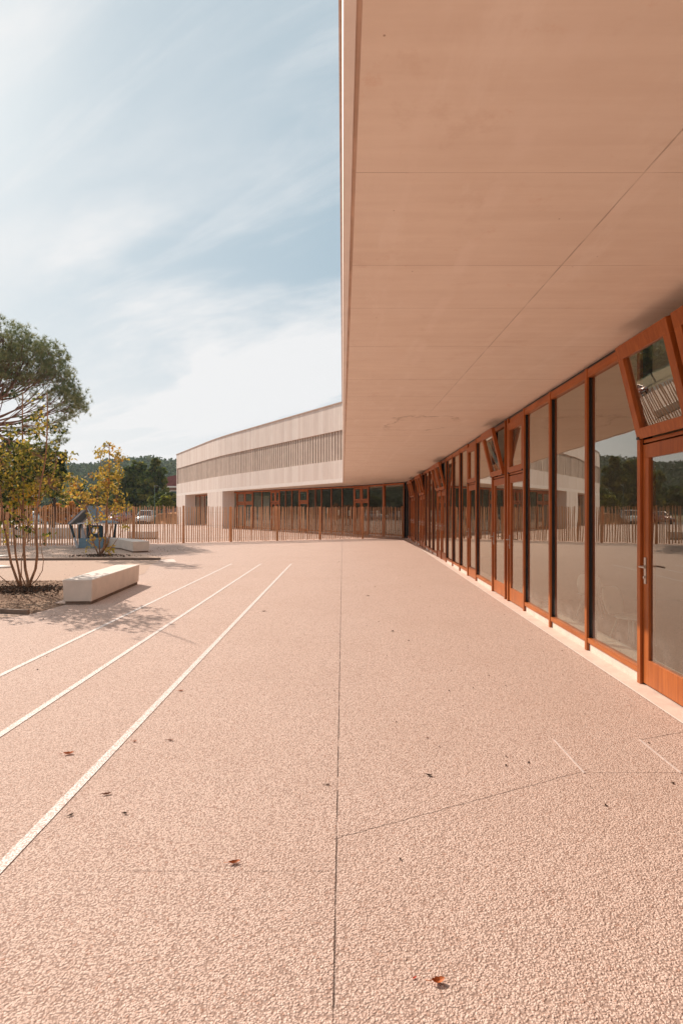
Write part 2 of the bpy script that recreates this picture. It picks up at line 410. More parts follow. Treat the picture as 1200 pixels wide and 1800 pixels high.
bed2 = [(-22, 18.1), (-5.9, 18.35), (-5.75, 18.9), (-6.9, 20.3), (-8.6, 22.6), (-9.6, 25.6), (-22, 24.9)]
tag(sheet('far_bed_soil', bed2, .005, M['dust']), kind='structure')
tag(sheet('corner_paver', [(-5.88, 18.2), (-5.5, 18.55), (-5.1, 17.5), (-5.35, 17.3)], .009, M['conc']), kind='structure')
tag(sheet('side_path', [(-16, 9.22), (-5.4, 8.80), (-4.85, 8.66), (-5.45, 7.9), (-16, 7.5)], .005, M['dust']), kind='structure')
def edging(name, pts, w_, h_, label):
    m = MB()
    for a, b in zip(pts[:-1], pts[1:]): m.bar((a[0], a[1], h_/2), (b[0], b[1], h_/2), w_, h_)
    return tag(m.build(name, M['kerb'], bevel=.004), label, 'kerb', None)
edging('edging_kerb', [(-16, 9.28), (-5.35, 8.86), (-4.82, 8.74)], .055, .07, 'dark thin kerb at the near end of the planting bed')
edging('edging_kerb', [(-22, 18.05), (-9.9, 18.15), (-5.85, 18.3)], .10, .075, 'brown timber edging kerb running in front of the farther multi-stemmed tree')

# running lane lines
for x, lab in ((-1.53, 'white painted lane line nearest the building'), (-2.435, 'middle one of the three white painted lane lines'), (-3.31, 'white painted lane line nearest the concrete bench')):
    m = MB(); n = 60; b = 0
    for i in range(n):
        y0 = -1+18.02*i/n; y1 = -1+18.02*(i+1)/n
        m.face([(x-.028, y0, .004), (x+.028, y0, .004), (x+.028, y1, .004), (x-.028, y1, .004)])
    o = m.build('lane_line', M['paint']); tag(o, lab, 'line marking', 'lane lines on the paving')
# inspection hatch set in the paving
hat = thing('inspection_hatch', (1.76, 3.71, 0), 'flush rectangular hatch in the paving with pale steel side edges', 'hatch')
m = MB(); m.prism([(1.475, 3.47), (2.05, 3.47), (2.06, 3.95), (1.475, 3.95)], -.002, .0012); m.build('lid', M['agg'], hat)
m = MB(); m.bar((1.468, 3.46, .001), (1.47, 3.96, .001), .010, .008); zinc = mat_plain('pale_zinc', (.60, .49, .44), .6, .1, 30)
m.build('edge_strip', zinc, hat); m = MB(); m.bar((2.055, 3.46, .001), (2.066, 3.96, .001), .010, .008); m.build('edge_strip', zinc, hat)

# ------------------------------------------------------------------ the building
B = thing('school_building', (0, 0, 0), 'long bent pink concrete school with louvred upper band and timber framed glazing under its overhang', 'building')
def bez(a, c, b, n=6):
    return [tuple((1-t)**2*a[k]+2*t*(1-t)*c[k]+t*t*b[k] for k in (0, 1)) for t in [i/n for i in range(n+1)]]
front = [(0, -16), (0, 33.7)] + bez((-8.4, 46.38), (-10.9, 50.15), (-12.9, 53.9)) + [(-19.1, 65.5)]
back = [(15, -16), (15, 37.5)] + [(p[0]+11, p[1]+6.1) for p in front[2:-1]] + [(-8.7, 71.5)]
loop = front + list(reversed(back))
def offset(poly, d, closed):
    n = len(poly); res = []
    for i in range(n):
        p = Vector(poly[i]); 
        a = Vector(poly[(i-1) % n]) if (closed or i > 0) else None
        b = Vector(poly[(i+1) % n]) if (closed or i < n-1) else None
        ns = []
        if a is not None: t = (p-a).normalized(); ns.append(Vector((-t.y, t.x)))
        if b is not None: t = (b-p).normalized(); ns.append(Vector((-t.y, t.x)))
        nn = sum(ns, Vector((0, 0))).normalized(); k = d/max(.3, nn.dot(ns[0])); res.append(p+nn*k)
    return res
def band(m, poly, d0, d1, z0, z1, closed=False, lean=0.0):
    """wall strip following poly; +d is outward (left of travel). d0 inner, d1 outer"""
    o0 = offset(poly, d1-lean, closed); o1 = offset(poly, d1, closed); inn = offset(poly, d0, closed); n = len(poly); s = 0
    rng = range(n if closed else n-1)
    for i in rng:
        j = (i+1) % n; L = (Vector(poly[j])-Vector(poly[i])).length; b = len(m.v)
        pts = [(inn[i], z0), (inn[j], z0), (o0[j], z0), (o0[i], z0), (inn[i], z1), (inn[j], z1), (o1[j], z1), (o1[i], z1)]
        m.v += [(p[0], p[1], z) for p, z in pts]
        us = [s, s+L, s+L, s]*2
        for k in range(8): m.uv[b+k] = (us[k], pts[k][1])
        m.f += [(b+3, b+2, b+6, b+7), (b+1, b, b+4, b+5), (b+4, b+7, b+6, b+5), (b, b+1, b+2, b+3)]
        if not closed and i == 0: m.f.append((b, b+3, b+7, b+4))
        if not closed and i == n-2: m.f.append((b+2, b+1, b+5, b+6))
        s += L
    return m
# travel along front is +Y, left of travel is -X = outward
band(MB(), loop, -.35, 0, 6.38, 7.99, True).build('upper_wall', M['boards'], B)
band(MB(), loop, -.35, 0, 3.50, 4.60, True).build('lower_wall', M['boards'], B)
band(MB(), loop, -.045, .002, 3.25, 3.50, True, lean=.0045).build('fascia_strip', M['white'], B)
band(MB(), loop, -.36, -.24, 4.60, 6.38, True).build('ribbon_backing', mat_plain('ribbon_dark', (.16, .12, .10), .6, .2, 2), B)
band(MB(), loop, -.40, .052, 7.99, 8.05, True).build('coping', mat_plain('roof_trim', (.50, .36, .29), .5, .1, 4), B)
m = MB()
for i in range(len(front)-1):
    m.face([(*front[i], 7.97), (*back[i], 7.97), (*back[i+1], 7.97), (*front[i+1], 7.97)])
m.build('roof', mat_plain('roof_gravel', (.35, .31, .27), .9), B)
# fins in the ribbon opening, every one a board standing on the sill
m = MB(); gap_fin = MB()
pitch, s_acc = .33, .15
seglens = [(Vector(front[i+1])-Vector(front[i])).length for i in range(len(front)-1)]
def along(s):
    for i, L in enumerate(seglens):
        if s <= L or i == len(seglens)-1:
            a = Vector(front[i]); t = (Vector(front[i+1])-a).normalized(); return a+t*s, t
        s -= L
tot = sum(seglens); s = .3
while s < tot-.45:
    p, t = along(s); nrm = Vector((-t.y, t.x)); a = R(random.uniform(-2, 5)); tt = t*cos(a)-nrm*sin(a); n2 = Vector((-tt.y, tt.x))
    c = p-nrm*.09; q = [c-tt*.122-n2*.022, c+tt*.122-n2*.022, c+tt*.122+n2*.022, c-tt*.122+n2*.022]
    m.prism([tuple(x) for x in q], 4.603, 6.377); s += pitch
m.build('louvre_screen', M['fin'], B)
p, t = along(tot-.12); nrm = Vector((-t.y, t.x))
m = MB(); m.prism([tuple(p+t*.115-nrm*.005), tuple(p-t*.12-nrm*.005), tuple(p-t*.12-nrm*.3), tuple(p+t*.115-nrm*.3)], 4.6, 6.38); m.build('end_jamb', M['conc'], B)
# soffit = ceiling: runs from the groove behind the fascia through to the rooms
inn = offset(loop, -.065, True)[:len(front)]
bk = offset(loop, -.065, True)[len(front):]; bk = list(reversed(bk))
m = MB()
for i in range(len(front)-1):
    m.face([(*inn[i], 3.256), (*inn[i+1], 3.256), (*bk[i+1], 3.256), (*bk[i], 3.256)])
m.build('soffit', M['soffit'], B)
m = MB(); band(m, front, -.07, -.03, 3.261, 3.30); m.build('drip_groove', mat_plain('groove', (.62, .43, .33), .8), B)

class Fr:
    """local frame of a glazed front: s along, d outward, z up"""
    def __init__(s, p0, p1):
        s.o = Vector(p0); v = Vector(p1)-s.o; s.L = v.length; s.u = v.normalized(); s.n = Vector((-s.u.y, s.u.x))
    def P(s, a, d, z): q = s.o+s.u*a+s.n*d; return (q.x, q.y, z)
    def box(s, m, s0, s1, d0, d1, z0, z1):
        if s0 > s1: s0, s1 = s1, s0
        return m.prism([s.P(s0, d0, 0)[:2], s.P(s1, d0, 0)[:2], s.P(s1, d1, 0)[:2], s.P(s0, d1, 0)[:2]], z0, z1)

HEAD0, HEAD1 = 3.11, 3.205
def mullion(fr, s, w=.06, foot=True):
    m = MB(); fr.box(m, s-w/2, s+w/2, -.028, 0, .0, 3.215); o = m.build('mullion', M['timber'], B, bevel=.003)
    m = MB(); fr.box(m, s-w/2+.005, s+w/2-.005, -.115, -.0285, .0, 3.21); m.build('gasket', M['black'], o)
def pane(fr, s0, s1, z0, z1, d, par):
    gm_ = M['glass'] if fr.o.y < 1 else M['glass2']
    MB().face([fr.P(s1, d, z0), fr.P(s0, d, z0), fr.P(s0, d, z1), fr.P(s1, d, z1)]).build('pane', gm_, par)
def window(fr, s0, s1):
    m = MB(); a, b = s0+.031, s1-.031
    fr.box(m, a, b, -.085, -.008, .095, .15)
    o = m.build('fixed_window', M['timber_h'], B, bevel=.002)
    m = MB(); fr.box(m, a, b, -.085, -.008, HEAD0, HEAD1); m.build('top_rail', M['timber_h'], o, bevel=.002)
    pane(fr, a-.006, b+.006, .15, HEAD0, -.048, o)
    for s_ in (a-.004, b-.016):
        m = MB(); fr.box(m, s_, s_+.02, -.09, -.055, .15, HEAD0); m.build('glazing_bead', M['black'], o)
def hopper(fr, s0, s1, opened):
    """bottom hung vent leaf above a door"""
    a, b = s0+.034, s1-.034
    m = MB(); fr.box(m, a, b, -.09, -.03, 3.125, HEAD1); m.build('head_rail', M['timber_h'], B, bevel=.002); m = MB()
    fr.box(m, a, b, -.09, -.03, 2.215, 2.245); m.build('transom_rail', M['timber_h'], B, bevel=.002)
    z0, z1 = 2.255, 3.118; ang = R(13.5) if opened else 0
    def Q(s, d, z):
        dz = z-z0; dd = d+.03; return fr.P(s, -.03+dd*cos(ang)+dz*sin(ang)+(.03 if opened else 0), z0+dz*cos(ang)-dd*sin(ang))
    def qb(m, s0, s1, d0, d1, za, zb):
        m.hexa([Q(s0, d0, za), Q(s1, d0, za), Q(s1, d1, za), Q(s0, d1, za), Q(s0, d0, zb), Q(s1, d0, zb), Q(s1, d1, zb), Q(s0, d1, zb)])
    m = MB(); qb(m, a, b, -.06, .0, z0, z0+.095); qb(m, a, b, -.06, .0, z1-.125, z1)
    qb(m, a, a+.095, -.06, .0, z0+.095, z1-.125); qb(m, b-.095, b, -.06, .0, z0+.095, z1-.125)
    o = m.build('vent_window', M['timber'], B, bevel=.003)
    MB().face([Q(b-.095, -.035, z0+.095), Q(a+.095, -.035, z0+.095), Q(a+.095, -.035, z1-.125), Q(b-.095, -.035, z1-.125)]).build('pane', M['glass'], o)
    for ss in (a+.03, b-.03): m = MB(); m.box(*[x for x in (Q(ss, .0, z0)[0]-.012, Q(ss, .0, z0)[0]+.012, Q(ss, 0, z0)[1]-.02, Q(ss, 0, z0)[1]+.02)], z0-.012, z0+.012); m.build('hinge', M['black'], o)
def door(fr, s0, s1, hside=1):
    a, b = s0+.034, s1-.034; m = MB()
    fr.box(m, a, b, -.09, -.025, .02, .245); fr.box(m, a, b, -.09, -.025, 2.075, 2.2)
    fr.box(m, a, a+.10, -.09, -.025, .245, 2.075); fr.box(m, b-.10, b, -.09, -.025, .245, 2.075)
    o = m.build('door', M['timber'], B, bevel=.003)
    pane(fr, a+.10, b-.10, .245, 2.075, -.045, o)
    hs = b-.05 if hside > 0 else a+.05
    m = MB(); fr.box(m, hs-.017, hs+.017, -.025, -.016, .93, 1.17)
    m.tube([fr.P(hs, -.02, 1.09), fr.P(hs, .03, 1.09), fr.P(hs-hside*.02, .042, 1.09), fr.P(hs-hside*.12, .042, 1.09)], .009, 8)
    m.tube([fr.P(hs, -.018, .99), fr.P(hs, -.004, .99)], .012, 10)
    m.build('handle', M['metal'], o)

f1 = Fr((FX(0), 0), (FX(32.75), 32.75)); kk = sqrt(1+.035**2)
seq = [(-12.6, 'w'), (-11.3, 'w'), (-10.05, 'w'), (-8.8, 'w'), (-7.5, 'w'), (-6.25, 'w'), (-5.0, 'w'), (-3.75, 'w'), (-2.5, 'w'), (-1.25, 'w'), (0, 'w'), (1.15, 'w'), (2.3, 'w'), (3.38, 'do'), (4.32, 'do'),
       (5.26, 'w'), (6.51, 'w'), (7.78, 'w'), (9.03, 'dc'), (10.03, 'x'), (10.23, 'do'), (11.24, 'w'), (12.86, 'dc'), (13.89, 'w'), (15.04, 'w'), (16.26, 'w'),
       (17.5, 'do'), (18.6, 'do'), (19.6, 'w'), (20.9, 'w'), (22.1, 'w'), (23.4, 'do'), (24.45, 'do'), (25.5, 'w'), (26.7, 'w'), (27.9, 'do'), (29.0, 'do'), (30.1, 'w'), (31.4, 'w'), (32.65, 'end')]
hs_ = 1
for (y, k), (y2, _) in zip(seq[:-1], seq[1:]):
    a, b = y*kk, y2*kk; mullion(f1, a)
    if k == 'w': window(f1, a, b)
    elif k == 'x':
        m = MB(); f1.box(m, a+.031, b-.031, -.09, -.03, .0, 3.2); m.build('infill_post', M['timber'], B)
    else:
        nxt = -1 if (k == 'do' and seq[[q[0] for q in seq].index(y2)][1] == 'do') else 1
        door(f1, a, b, 1); hopper(f1, a, b, k == 'do')
m = MB(); f1.box(m, 32.55, 32.85, -.2, .05, 0, 3.25); m.build('corner_post', M['black'], B)
def sill(fr, s0, s1):
    m = MB(); fr.box(m, s0, s1, -.35, -.032, .0, .094); return m.build('sill', M['conc'], B)
sill(f1, -12.6, 3.40)
for (y, k), (y2, _) in zip(seq[:-1], seq[1:]):
    if k == 'w' and y > 3: sill(f1, y*kk+.031, y2*kk-.031)
m = MB(); f1.box(m, -12.6, 32.7, -.09, -.045, 3.2055, 3.25); m.build('shadow_gap', M['black'], B)

# glazing of the far wing, set back under the soffit
gl = [(-9.9, 50.5), (-1.5, 40.7), (1.2, 37.4), (3.69, 32.8)]
marks = [(406, 'w'), (416, 'd'), (430, 'd'), (444, 'w'), (460, 'w'), (476, 'd'), (483.5, 'd'), (491, 'w'), (501.5, 'w'), (512.5, 'w'), (525, 'd'), (541, 'w'), (554, 'w'), (564.5, 'w'), (582, 'w'), (601, 'w'), (621.5, 'd'), (634.5, 'd'), (647, 'w'), (674, 'w'), (709, 'end')]
def hit(px, poly):
    r = (px-CX)/FP
    for a, b in zip(poly[:-1], poly[1:]):
        # a+(b-a)t : x = r*y
        den_ = (b[0]-a[0])-r*(b[1]-a[1]); t = (r*a[1]-a[0])/den_
        if -1e-3 <= t <= 1.001: return Vector((a[0]+(b[0]-a[0])*t, a[1]+(b[1]-a[1])*t))
    return Vector(poly[-1])
# travel from right to left so that outward is left of travel
pts = [(hit(px, gl), k) for px, k in marks]
for (pa, k), (pb, _) in zip(pts[:-1], pts[1:]):
    fr = Fr(pb, pa)      # from right (near) to left (far): outward = left of travel = towards the court
    L = fr.L
    mullion(fr, L, .07)
    if k == 'w': window(fr, 0, L); m = MB(); fr.box(m, .03, L-.03, -.35, -.032, 0, .094); m.build('sill', M['conc'], B)
    else: door(fr, 0, L, 1); hopper(fr, 0, L, False)
    m = MB(); fr.box(m, 0, L, -.09, -.045, 3.2055, 3.25); m.build('shadow_gap', M['black'], B)
fr = Fr(pts[-1][0], pts[-2][0]); mullion(fr, 0.0, .07)
fr = Fr(pts[-2][0], pts[-3][0]); m = MB(); fr.box(m, -.09, .09, -.08, .03, 0, 3.24); m.build('broad_post', M['timber'], B)
# solid ground floor walls at the far end of the wing
def fp(px):
    return hit(px, front[1:])
S = lambda p, d: p+Vector((.88, .47))*d
pA = fp(391.2); pB = fp(364.8); pC = fp(325.8); pD = Vector(front[-1])
mid = [Vector(q) for q in front if pB[1] > q[1] > pA[1]]
def lowwall(pts_, name, t=1.1):
    m = MB(); outer = list(pts_); b = 0; s_ = 0
    poly = [tuple(q) for q in outer]+[tuple(S(outer[-1], t)), tuple(S(outer[0], t))]
    m.prism(poly, 0, 3.25); cum = [0]
    for q0, q1 in zip(outer[:-1], outer[1:]): cum.append(cum[-1]+(q1-q0).length)
    us = cum+[cum[-1]+t, cum[0]-t]
    n = len(poly)
    for i in range(n): m.uv[i] = (us[i], 0); m.uv[n+i] = (us[i], 3.25)
    return m.build(name, M['boards'], B)
o = lowwall([pA]+mid+[pB], 'pillar_wall'); o = lowwall([pC, pD], 'end_wall')
m = MB(); e0 = S(pD, 1.1); e1 = Vector((-8.9, 71.3)); m.prism([tuple(e0), tuple(e1), tuple(e1+Vector((.2, -.4))), tuple(e0+Vector((.2, -.4)))], 0, 3.25); m.build('side_wall', M['boards'], B)
fr = Fr(S(pB, 1.1), S(pC, 1.1)); nn = 5
for i in range(nn):
    a, b = fr.L*i/nn, fr.L*(i+1)/nn; mullion(fr, a, .12); window(fr, a, b)
m = MB(); fr.box(m, 0, fr.L, -.35, -.032, 0, .094); m.build('sill', M['conc'], B)
# return wall between the recess and the open glazing
q0 = S(pA, 1.1); q1 = Vector(gl[0]); 
# rooms behind the glass
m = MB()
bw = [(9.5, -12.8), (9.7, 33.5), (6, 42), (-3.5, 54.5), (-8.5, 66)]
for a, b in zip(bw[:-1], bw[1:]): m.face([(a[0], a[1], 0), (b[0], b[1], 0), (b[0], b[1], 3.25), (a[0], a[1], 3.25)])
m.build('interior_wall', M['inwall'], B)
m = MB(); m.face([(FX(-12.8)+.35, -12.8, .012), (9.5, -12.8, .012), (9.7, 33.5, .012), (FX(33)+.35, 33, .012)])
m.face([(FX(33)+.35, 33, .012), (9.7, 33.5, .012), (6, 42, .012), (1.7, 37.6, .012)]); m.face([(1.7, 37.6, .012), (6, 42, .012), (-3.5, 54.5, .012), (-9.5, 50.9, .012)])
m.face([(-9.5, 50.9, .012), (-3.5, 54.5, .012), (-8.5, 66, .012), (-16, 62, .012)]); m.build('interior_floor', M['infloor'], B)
for yy in (-5.5, 2.6, 10.13, 19.0, 27.9):
    m = MB(); m.box(FX(yy)+.4, 9.5, yy-.06, yy+.06, .012, 3.25); m.build('partition', mat_plain('partition_paint', (.42, .33, .25), .8, .08, 1), B)
m = MB(); m.prism([(3.9, 33.6), (4.1, 33.4), (7.7, 39.3), (7.5, 39.6)], .012, 3.25); m.prism([(-2.3, 42.3), (-2.1, 42.2), (1.2, 47.6), (1.0, 47.9)], .012, 3.25); m.build('partition', M['inwall'], B)

m = MB(); f1.box(m, -12.6, 32.5, -.40, -.12, .013, .09); m.build('inner_ledge', mat_plain('inner_sill', (.55, .52, .48), .5, .05), B)
def kid_chair(x, y, rz, label):
    t = thing('classroom_chair', (x, y, .012), label, 'chair', 'classroom chairs behind the glass', rz); cm = mat_plain('chair_shell', (.72, .74, .70), .4, .04); lm_ = mat_plain('chair_legs', (.75, .72, .68), .3, .04)
    m = MB(); n = 9
    for j, (zz, hw_) in enumerate(((.33, .13), (.40, .17), (.50, .19), (.60, .17), (.65, .12))):
        for i in range(n): a = (i/(n-1)-.5)*1.7; m.v.append((sin(a)*hw_*1.15, .17+.05*cos(a)+.05*j*.5, zz))
    for j in range(4):
        for i in range(n-1): m.f.append((j*n+i, j*n+i+1, (j+1)*n+i+1, (j+1)*n+i))
    o = m.build('backrest', cm, t, True, local=True); q = o.modifiers.new('thick', 'SOLIDIFY'); q.thickness = .012
    m = MB(); m.lathe((0, 0, .31), [(0, 0), (.17, 0), (.19, .012), (.17, .02), (0, .018)], 20); m.build('seat', cm, t, True, local=True)
    for sx in (-1, 1):
        for sy in (-1, 1): m = MB(); m.tube([(sx*.10, sy*.10, .31), (sx*.18, sy*.18, 0)], .010, 8); m.build('leg', lm_, t, True, local=True)
    return t
kid_chair(3.42, 6.75, R(25), 'pale rounded classroom chair seen dimly behind the nearest full-height pane')
kid_chair(3.75, 8.6, R(150), 'pale classroom chair deeper inside behind the second pane')

# paper notices taped inside the panes of the wing
for px, py, wd in ((573, 898, .16), (593.5, 901, .2), (612.5, 902, .2), (642, 901, .22), (661, 902.5, .24), (699, 904, .24)):
    q = hit(px, gl); z = EYE+(HZ-py)*q.y/FP
    a = [i for i, (x, _) in enumerate(marks) if x <= px][-1]; fr = Fr(pts[a+1][0], pts[a][0]); sN = (q-fr.o).dot(fr.u)
    m = MB(); fr.box(m, sN-wd/2, sN+wd/2, -.070, -.068, z-.19, z+.19)
    t = {573: 'small pale notice on the wing glazing, farthest left of the six', 593.5: 'white notice on the wing glazing left of the short overhang corner', 612.5: 'white notice on the glazing just left of the double door',
         642: 'white notice on the right leaf of the wing double door', 661: 'white notice on the broad pane right of the double door', 699: 'white notice on the last pane beside the dark corner post'}[px]
    o = m.build('paper_notice', mat_plain('paper', (.8, .78, .74), .7, .03)); tag(o, t, 'notice', 'paper notices on the wing glazing')

# ------------------------------------------------------------------ concrete block benches
def bench(x0, x1, y0, y1, rz, h_, label, group=None, w_=None):
    pass
def make_bench(loc, rz, L, W, H, label, group, fixed=True):
    t = thing('concrete_bench', (loc[0], loc[1], 0), label, 'bench', group, rz)
    e = .035
    m = MB(); m.hexa([(-W/2+e*.4, e*.4, .055), (W/2-e*.4, e*.4, .055), (W/2-e*.4, L-e*.4, .055), (-W/2+e*.4, L-e*.4, .055), (-W/2, 0, H), (W/2, 0, H), (W/2, L, H), (-W/2, L, H)])
    m.build('block', M['bench'], t, bevel=.012, local=True)
    m = MB(); m.box(-W/2+e, W/2-e, e, L-e, 0, .055); m.build('plinth', M['kerb'], t, local=True)
    return t
make_bench((-4.48, 9.62), R(3.5), 2.72, .49, .425, 'long pale concrete block bench on the paving beside the near planting bed', 'concrete block benches')
# two end to end near the playhouse
make_bench((-7.62, 21.55), R(33), 2.0, .62, .42, 'grey concrete block bench right of the playhouse, its square end towards the viewer', 'concrete block benches')
make_bench((-8.80, 23.35), R(47), 2.1, .55, .42, 'shaded concrete block bench tucked between the playhouse and the other block', 'concrete block benches')
make_bench((-10.45, 32.0), R(88), 1.55, .5, .42, 'brown shaded concrete block bench just beyond the picket fence', 'concrete block benches')
wl = thing('low_wall', (-19, 34.5, 0), 'long low pale-topped wall beyond the picket fence at the left', 'wall')
m = MB(); m.box(-34, -15.6, 34.2, 34.8, 0, .48); m.build('wall_body', M['bench'], wl, bevel=.01)
m = MB(); m.box(-34.02, -15.58, 34.17, 34.83, .482, .53); m.build('wall_cap', M['white'], wl)

# ------------------------------------------------------------------ picket fence
posts = [(-38, 23.6), (-35.5, 23.9), (-33, 24.2), (-30.6, 24.4), (-28.2, 24.6), (-25.8, 24.8), (-23.4, 25.0), (-21., 25.1), (-18.8, 25.2), (-16.6, 25.25), (-14.9, 25.3), (-13.3, 25.4), (-11.6, 26.0), (-9.85, 26.75), (-7.76, 27.7), (-5.66, 28.8), (-3.44, 29.85), (-1.23, 31.0), (1.12, 32.0), (3.42, 32.55)]
F = thing('picket_fence', (posts[10][0], posts[10][1], 0), 'split chestnut picket fence crossing the courtyard up to the glazed corner', 'fence')
for i, (x, y) in enumerate(posts):
    m = MB(); ox, oy = .01, .05
    hgt = 1.80+random.uniform(-.01, .03); k = random.uniform(-.02, .02)
    m.tube([(x, y+.06, 0), (x+k*.5, y+.06, .9), (x+k, y+.06, hgt)], [.058, .056, .052], 10)
    m.build('post', M['post'], F)
for (a, b) in zip(posts[:-1], posts[1:]):
    va, vb = Vector(a), Vector(b); L = (vb-va).length; u = (vb-va).normalized(); n_ = Vector((-u.y, u.x))
    m = MB(); s = .07
    while s < L-.03:
        c = va+u*s; wd = random.uniform(.048, .068); th = random.uniform(.014, .024)
        lean = random.uniform(-.03, .03); ld = random.uniform(-.015, .015); z0 = random.uniform(.01, .05); z1 = 1.80+random.uniform(-.035, .03)
        def q(sx, dy_, z, f): r = c+u*(sx+lean*f)+n_*(dy_+ld*f); return (r.x, r.y, z)
        bw_ = random.uniform(-.004, .004); wm = wd*random.uniform(.85, 1.05); wt = wd*random.uniform(.6, .9)
        zs = [(z0, wd, 0), (.9, wm, .5+bw_*30), (z1-.04, wt, .97), (z1, wt*.45, 1)]
        b0 = len(m.v)
        for z, ww, f in zs:
            m.v += [q(-ww/2, 0, z, f), q(0, -th, z, f), q(ww/2, 0, z, f), q(0, th*.5, z, f)]
        for r_ in range(3):
            for k in range(4): m.f.append((b0+r_*4+k, b0+r_*4+(k+1) % 4, b0+(r_+1)*4+(k+1) % 4, b0+(r_+1)*4+k))
        m.f.append((b0+12, b0+13, b0+14, b0+15)); m.f.append((b0+3, b0+2, b0+1, b0))
        s += .108+random.uniform(-.014, .014)
    m.build('picket_panel', M['picket'], F)
    m = MB()
    for z in (.22, .85, 1.5):
        n = max(4, int(L/.11)); pl_ = []
        for k in range(n+1):
            c = va+u*(L*k/n); off = .02 if k % 2 else -.02; r = c+n_*off; pl_.append((r.x, r.y, z))
        m.tube(pl_, .0035, 4, False)
    m.build('wire', M['wire'], F)

# ------------------------------------------------------------------ playhouse
PH = thing('playhouse', (-10.9, 23.8, 0), 'small blue and grey playhouse with gabled roof and round window by the picket fence', 'playhouse')
blue = mat_plain('blue_grey_paint', (.16, .24, .30), .55, .12, 6); dark = mat_plain('dark_teal_paint', (.02, .045, .06), .5, .1, 6); pale = mat_plain('pale_grey_paint', (.50, .50, .53), .55, .1, 6)
def ph(px, py, dy_=0.0): # front plane at Y=23.8
    q = at(px, py, 23.8); return (q.x, q.y+dy_, max(.02, q.z))
def plate(m, pts_, y0, y1):
    n = len(pts_); b = len(m.v)
    f_ = [ph(*p) for p in pts_]
    m.v += [(p[0], p[1]+y0, p[2]) for p in f_]+[(p[0], p[1]+y1, p[2]) for p in f_]
    m.f += [tuple(b+i for i in range(n)), tuple(b+n+i for i in reversed(range(n)))]+[(b+(i+1) % n, b+i, b+n+i, b+n+(i+1) % n) for i in range(n)]
    return m
m = MB(); plate(m, [(138.5, 946), (183, 946), (182.5, 963.6), (138.5, 963.6)], 0, .03); m.build('lower_panel', blue, PH)
m = MB(); plate(m, [(152, 922.5), (157, 922.5), (157.2, 946), (152.3, 946)], 0, .03)
b = len(m.v)
cx_, cy_, rr_ = 168.5, 932.5, 5.2                       # round window cut in the upper panel
ring = [(cx_+rr_*cos(t), cy_+rr_*sin(t)) for t in [2*pi*k/24 for k in range(24)]]
outp = []
for k in range(24):
    t = 2*pi*k/24; c_, s_ = cos(t), sin(t); sc_ = min((12.5/abs(c_)) if abs(c_) > 1e-6 else 99, (13 if s_ > 0 else 9.5)/abs(s_) if abs(s_) > 1e-6 else 99)
    outp.append((cx_+c_*sc_, cy_+s_*sc_))
for y0 in (0, .03):
    m.v += [(lambda p: (p[0], p[1]+y0, p[2]))(ph(*r)) for r in ring]+[(lambda p: (p[0], p[1]+y0, p[2]))(ph(*r)) for r in outp]
for k in range(24):
    k2 = (k+1) % 24
    m.f += [(b+k, b+24+k, b+24+k2, b+k2), (b+48+k2, b+72+k2, b+72+k, b+48+k), (b+k2, b+48+k2, b+48+k, b+k), (b+24+k, b+72+k, b+72+k2, b+24+k2)]
m.build('upper_panel', dark, PH)
m = MB(); c0 = ph(cx_, cy_); m.lathe((c0[0], c0[1]-.03, c0[2]), [(.145, 0), (.145, .05), (.10, .05), (.10, 0), (.145, 0)], 24, 'Y'); m.build('porthole_ring', pale, PH)
for a, b in (((124.2, 922), (137, 963.6)), ((140, 922), (140, 946)), ((188, 922), (183, 963.6))):
    for dy_ in (0, .95): p, q = Vector(ph(*a))+Vector((0, dy_, 0)), Vector(ph(*b))+Vector((0, dy_, 0)); m = MB(); m.bar(p, q, .07, .07, (0, 1, 0)); m.build('frame_post', dark, PH)
for dy_ in (-.04, .99):
    for a, b in (((122.5, 921.5), (155, 891)), ((155, 891), (167.5, 917)), ((138, 920), (190, 918.5)), ((138, 963), (132, 945))):
        p, q = Vector(ph(*a))+Vector((0, dy_, 0)), Vector(ph(*b))+Vector((0, dy_, 0)); m = MB(); m.bar(p, q, .05, .13, (0, 1, 0)); m.build('gable_board', pale, PH)
m = MB()
for (a, b) in (((121.5, 921.5), (155.3, 889.8)), ((155.3, 889.8), (170, 916)), ((170, 916), (191, 920))):
    p, q = Vector(ph(*a)), Vector(ph(*b)); n_ = (q-p).normalized(); n_ = Vector((-n_.z, 0, n_.x))*.03
    p0 = p+Vector((0, -.12, 0)); q0 = q+Vector((0, -.12, 0)); p1 = p+Vector((0, 1.15, 0)); q1 = q+Vector((0, 1.15, 0))
    m.hexa([p0, q0, q1, p1, p0+n_, q0+n_, q1+n_, p1+n_])
m.build('roof', mat_plain('roof_grey_paint', (.13, .18, .22), .5, .1, 5), PH)
m = MB(); plate(m, [(126, 963.6), (137, 963.6), (131, 935), (126.5, 924)], .9, .93); m.build('side_panel', pale, PH)

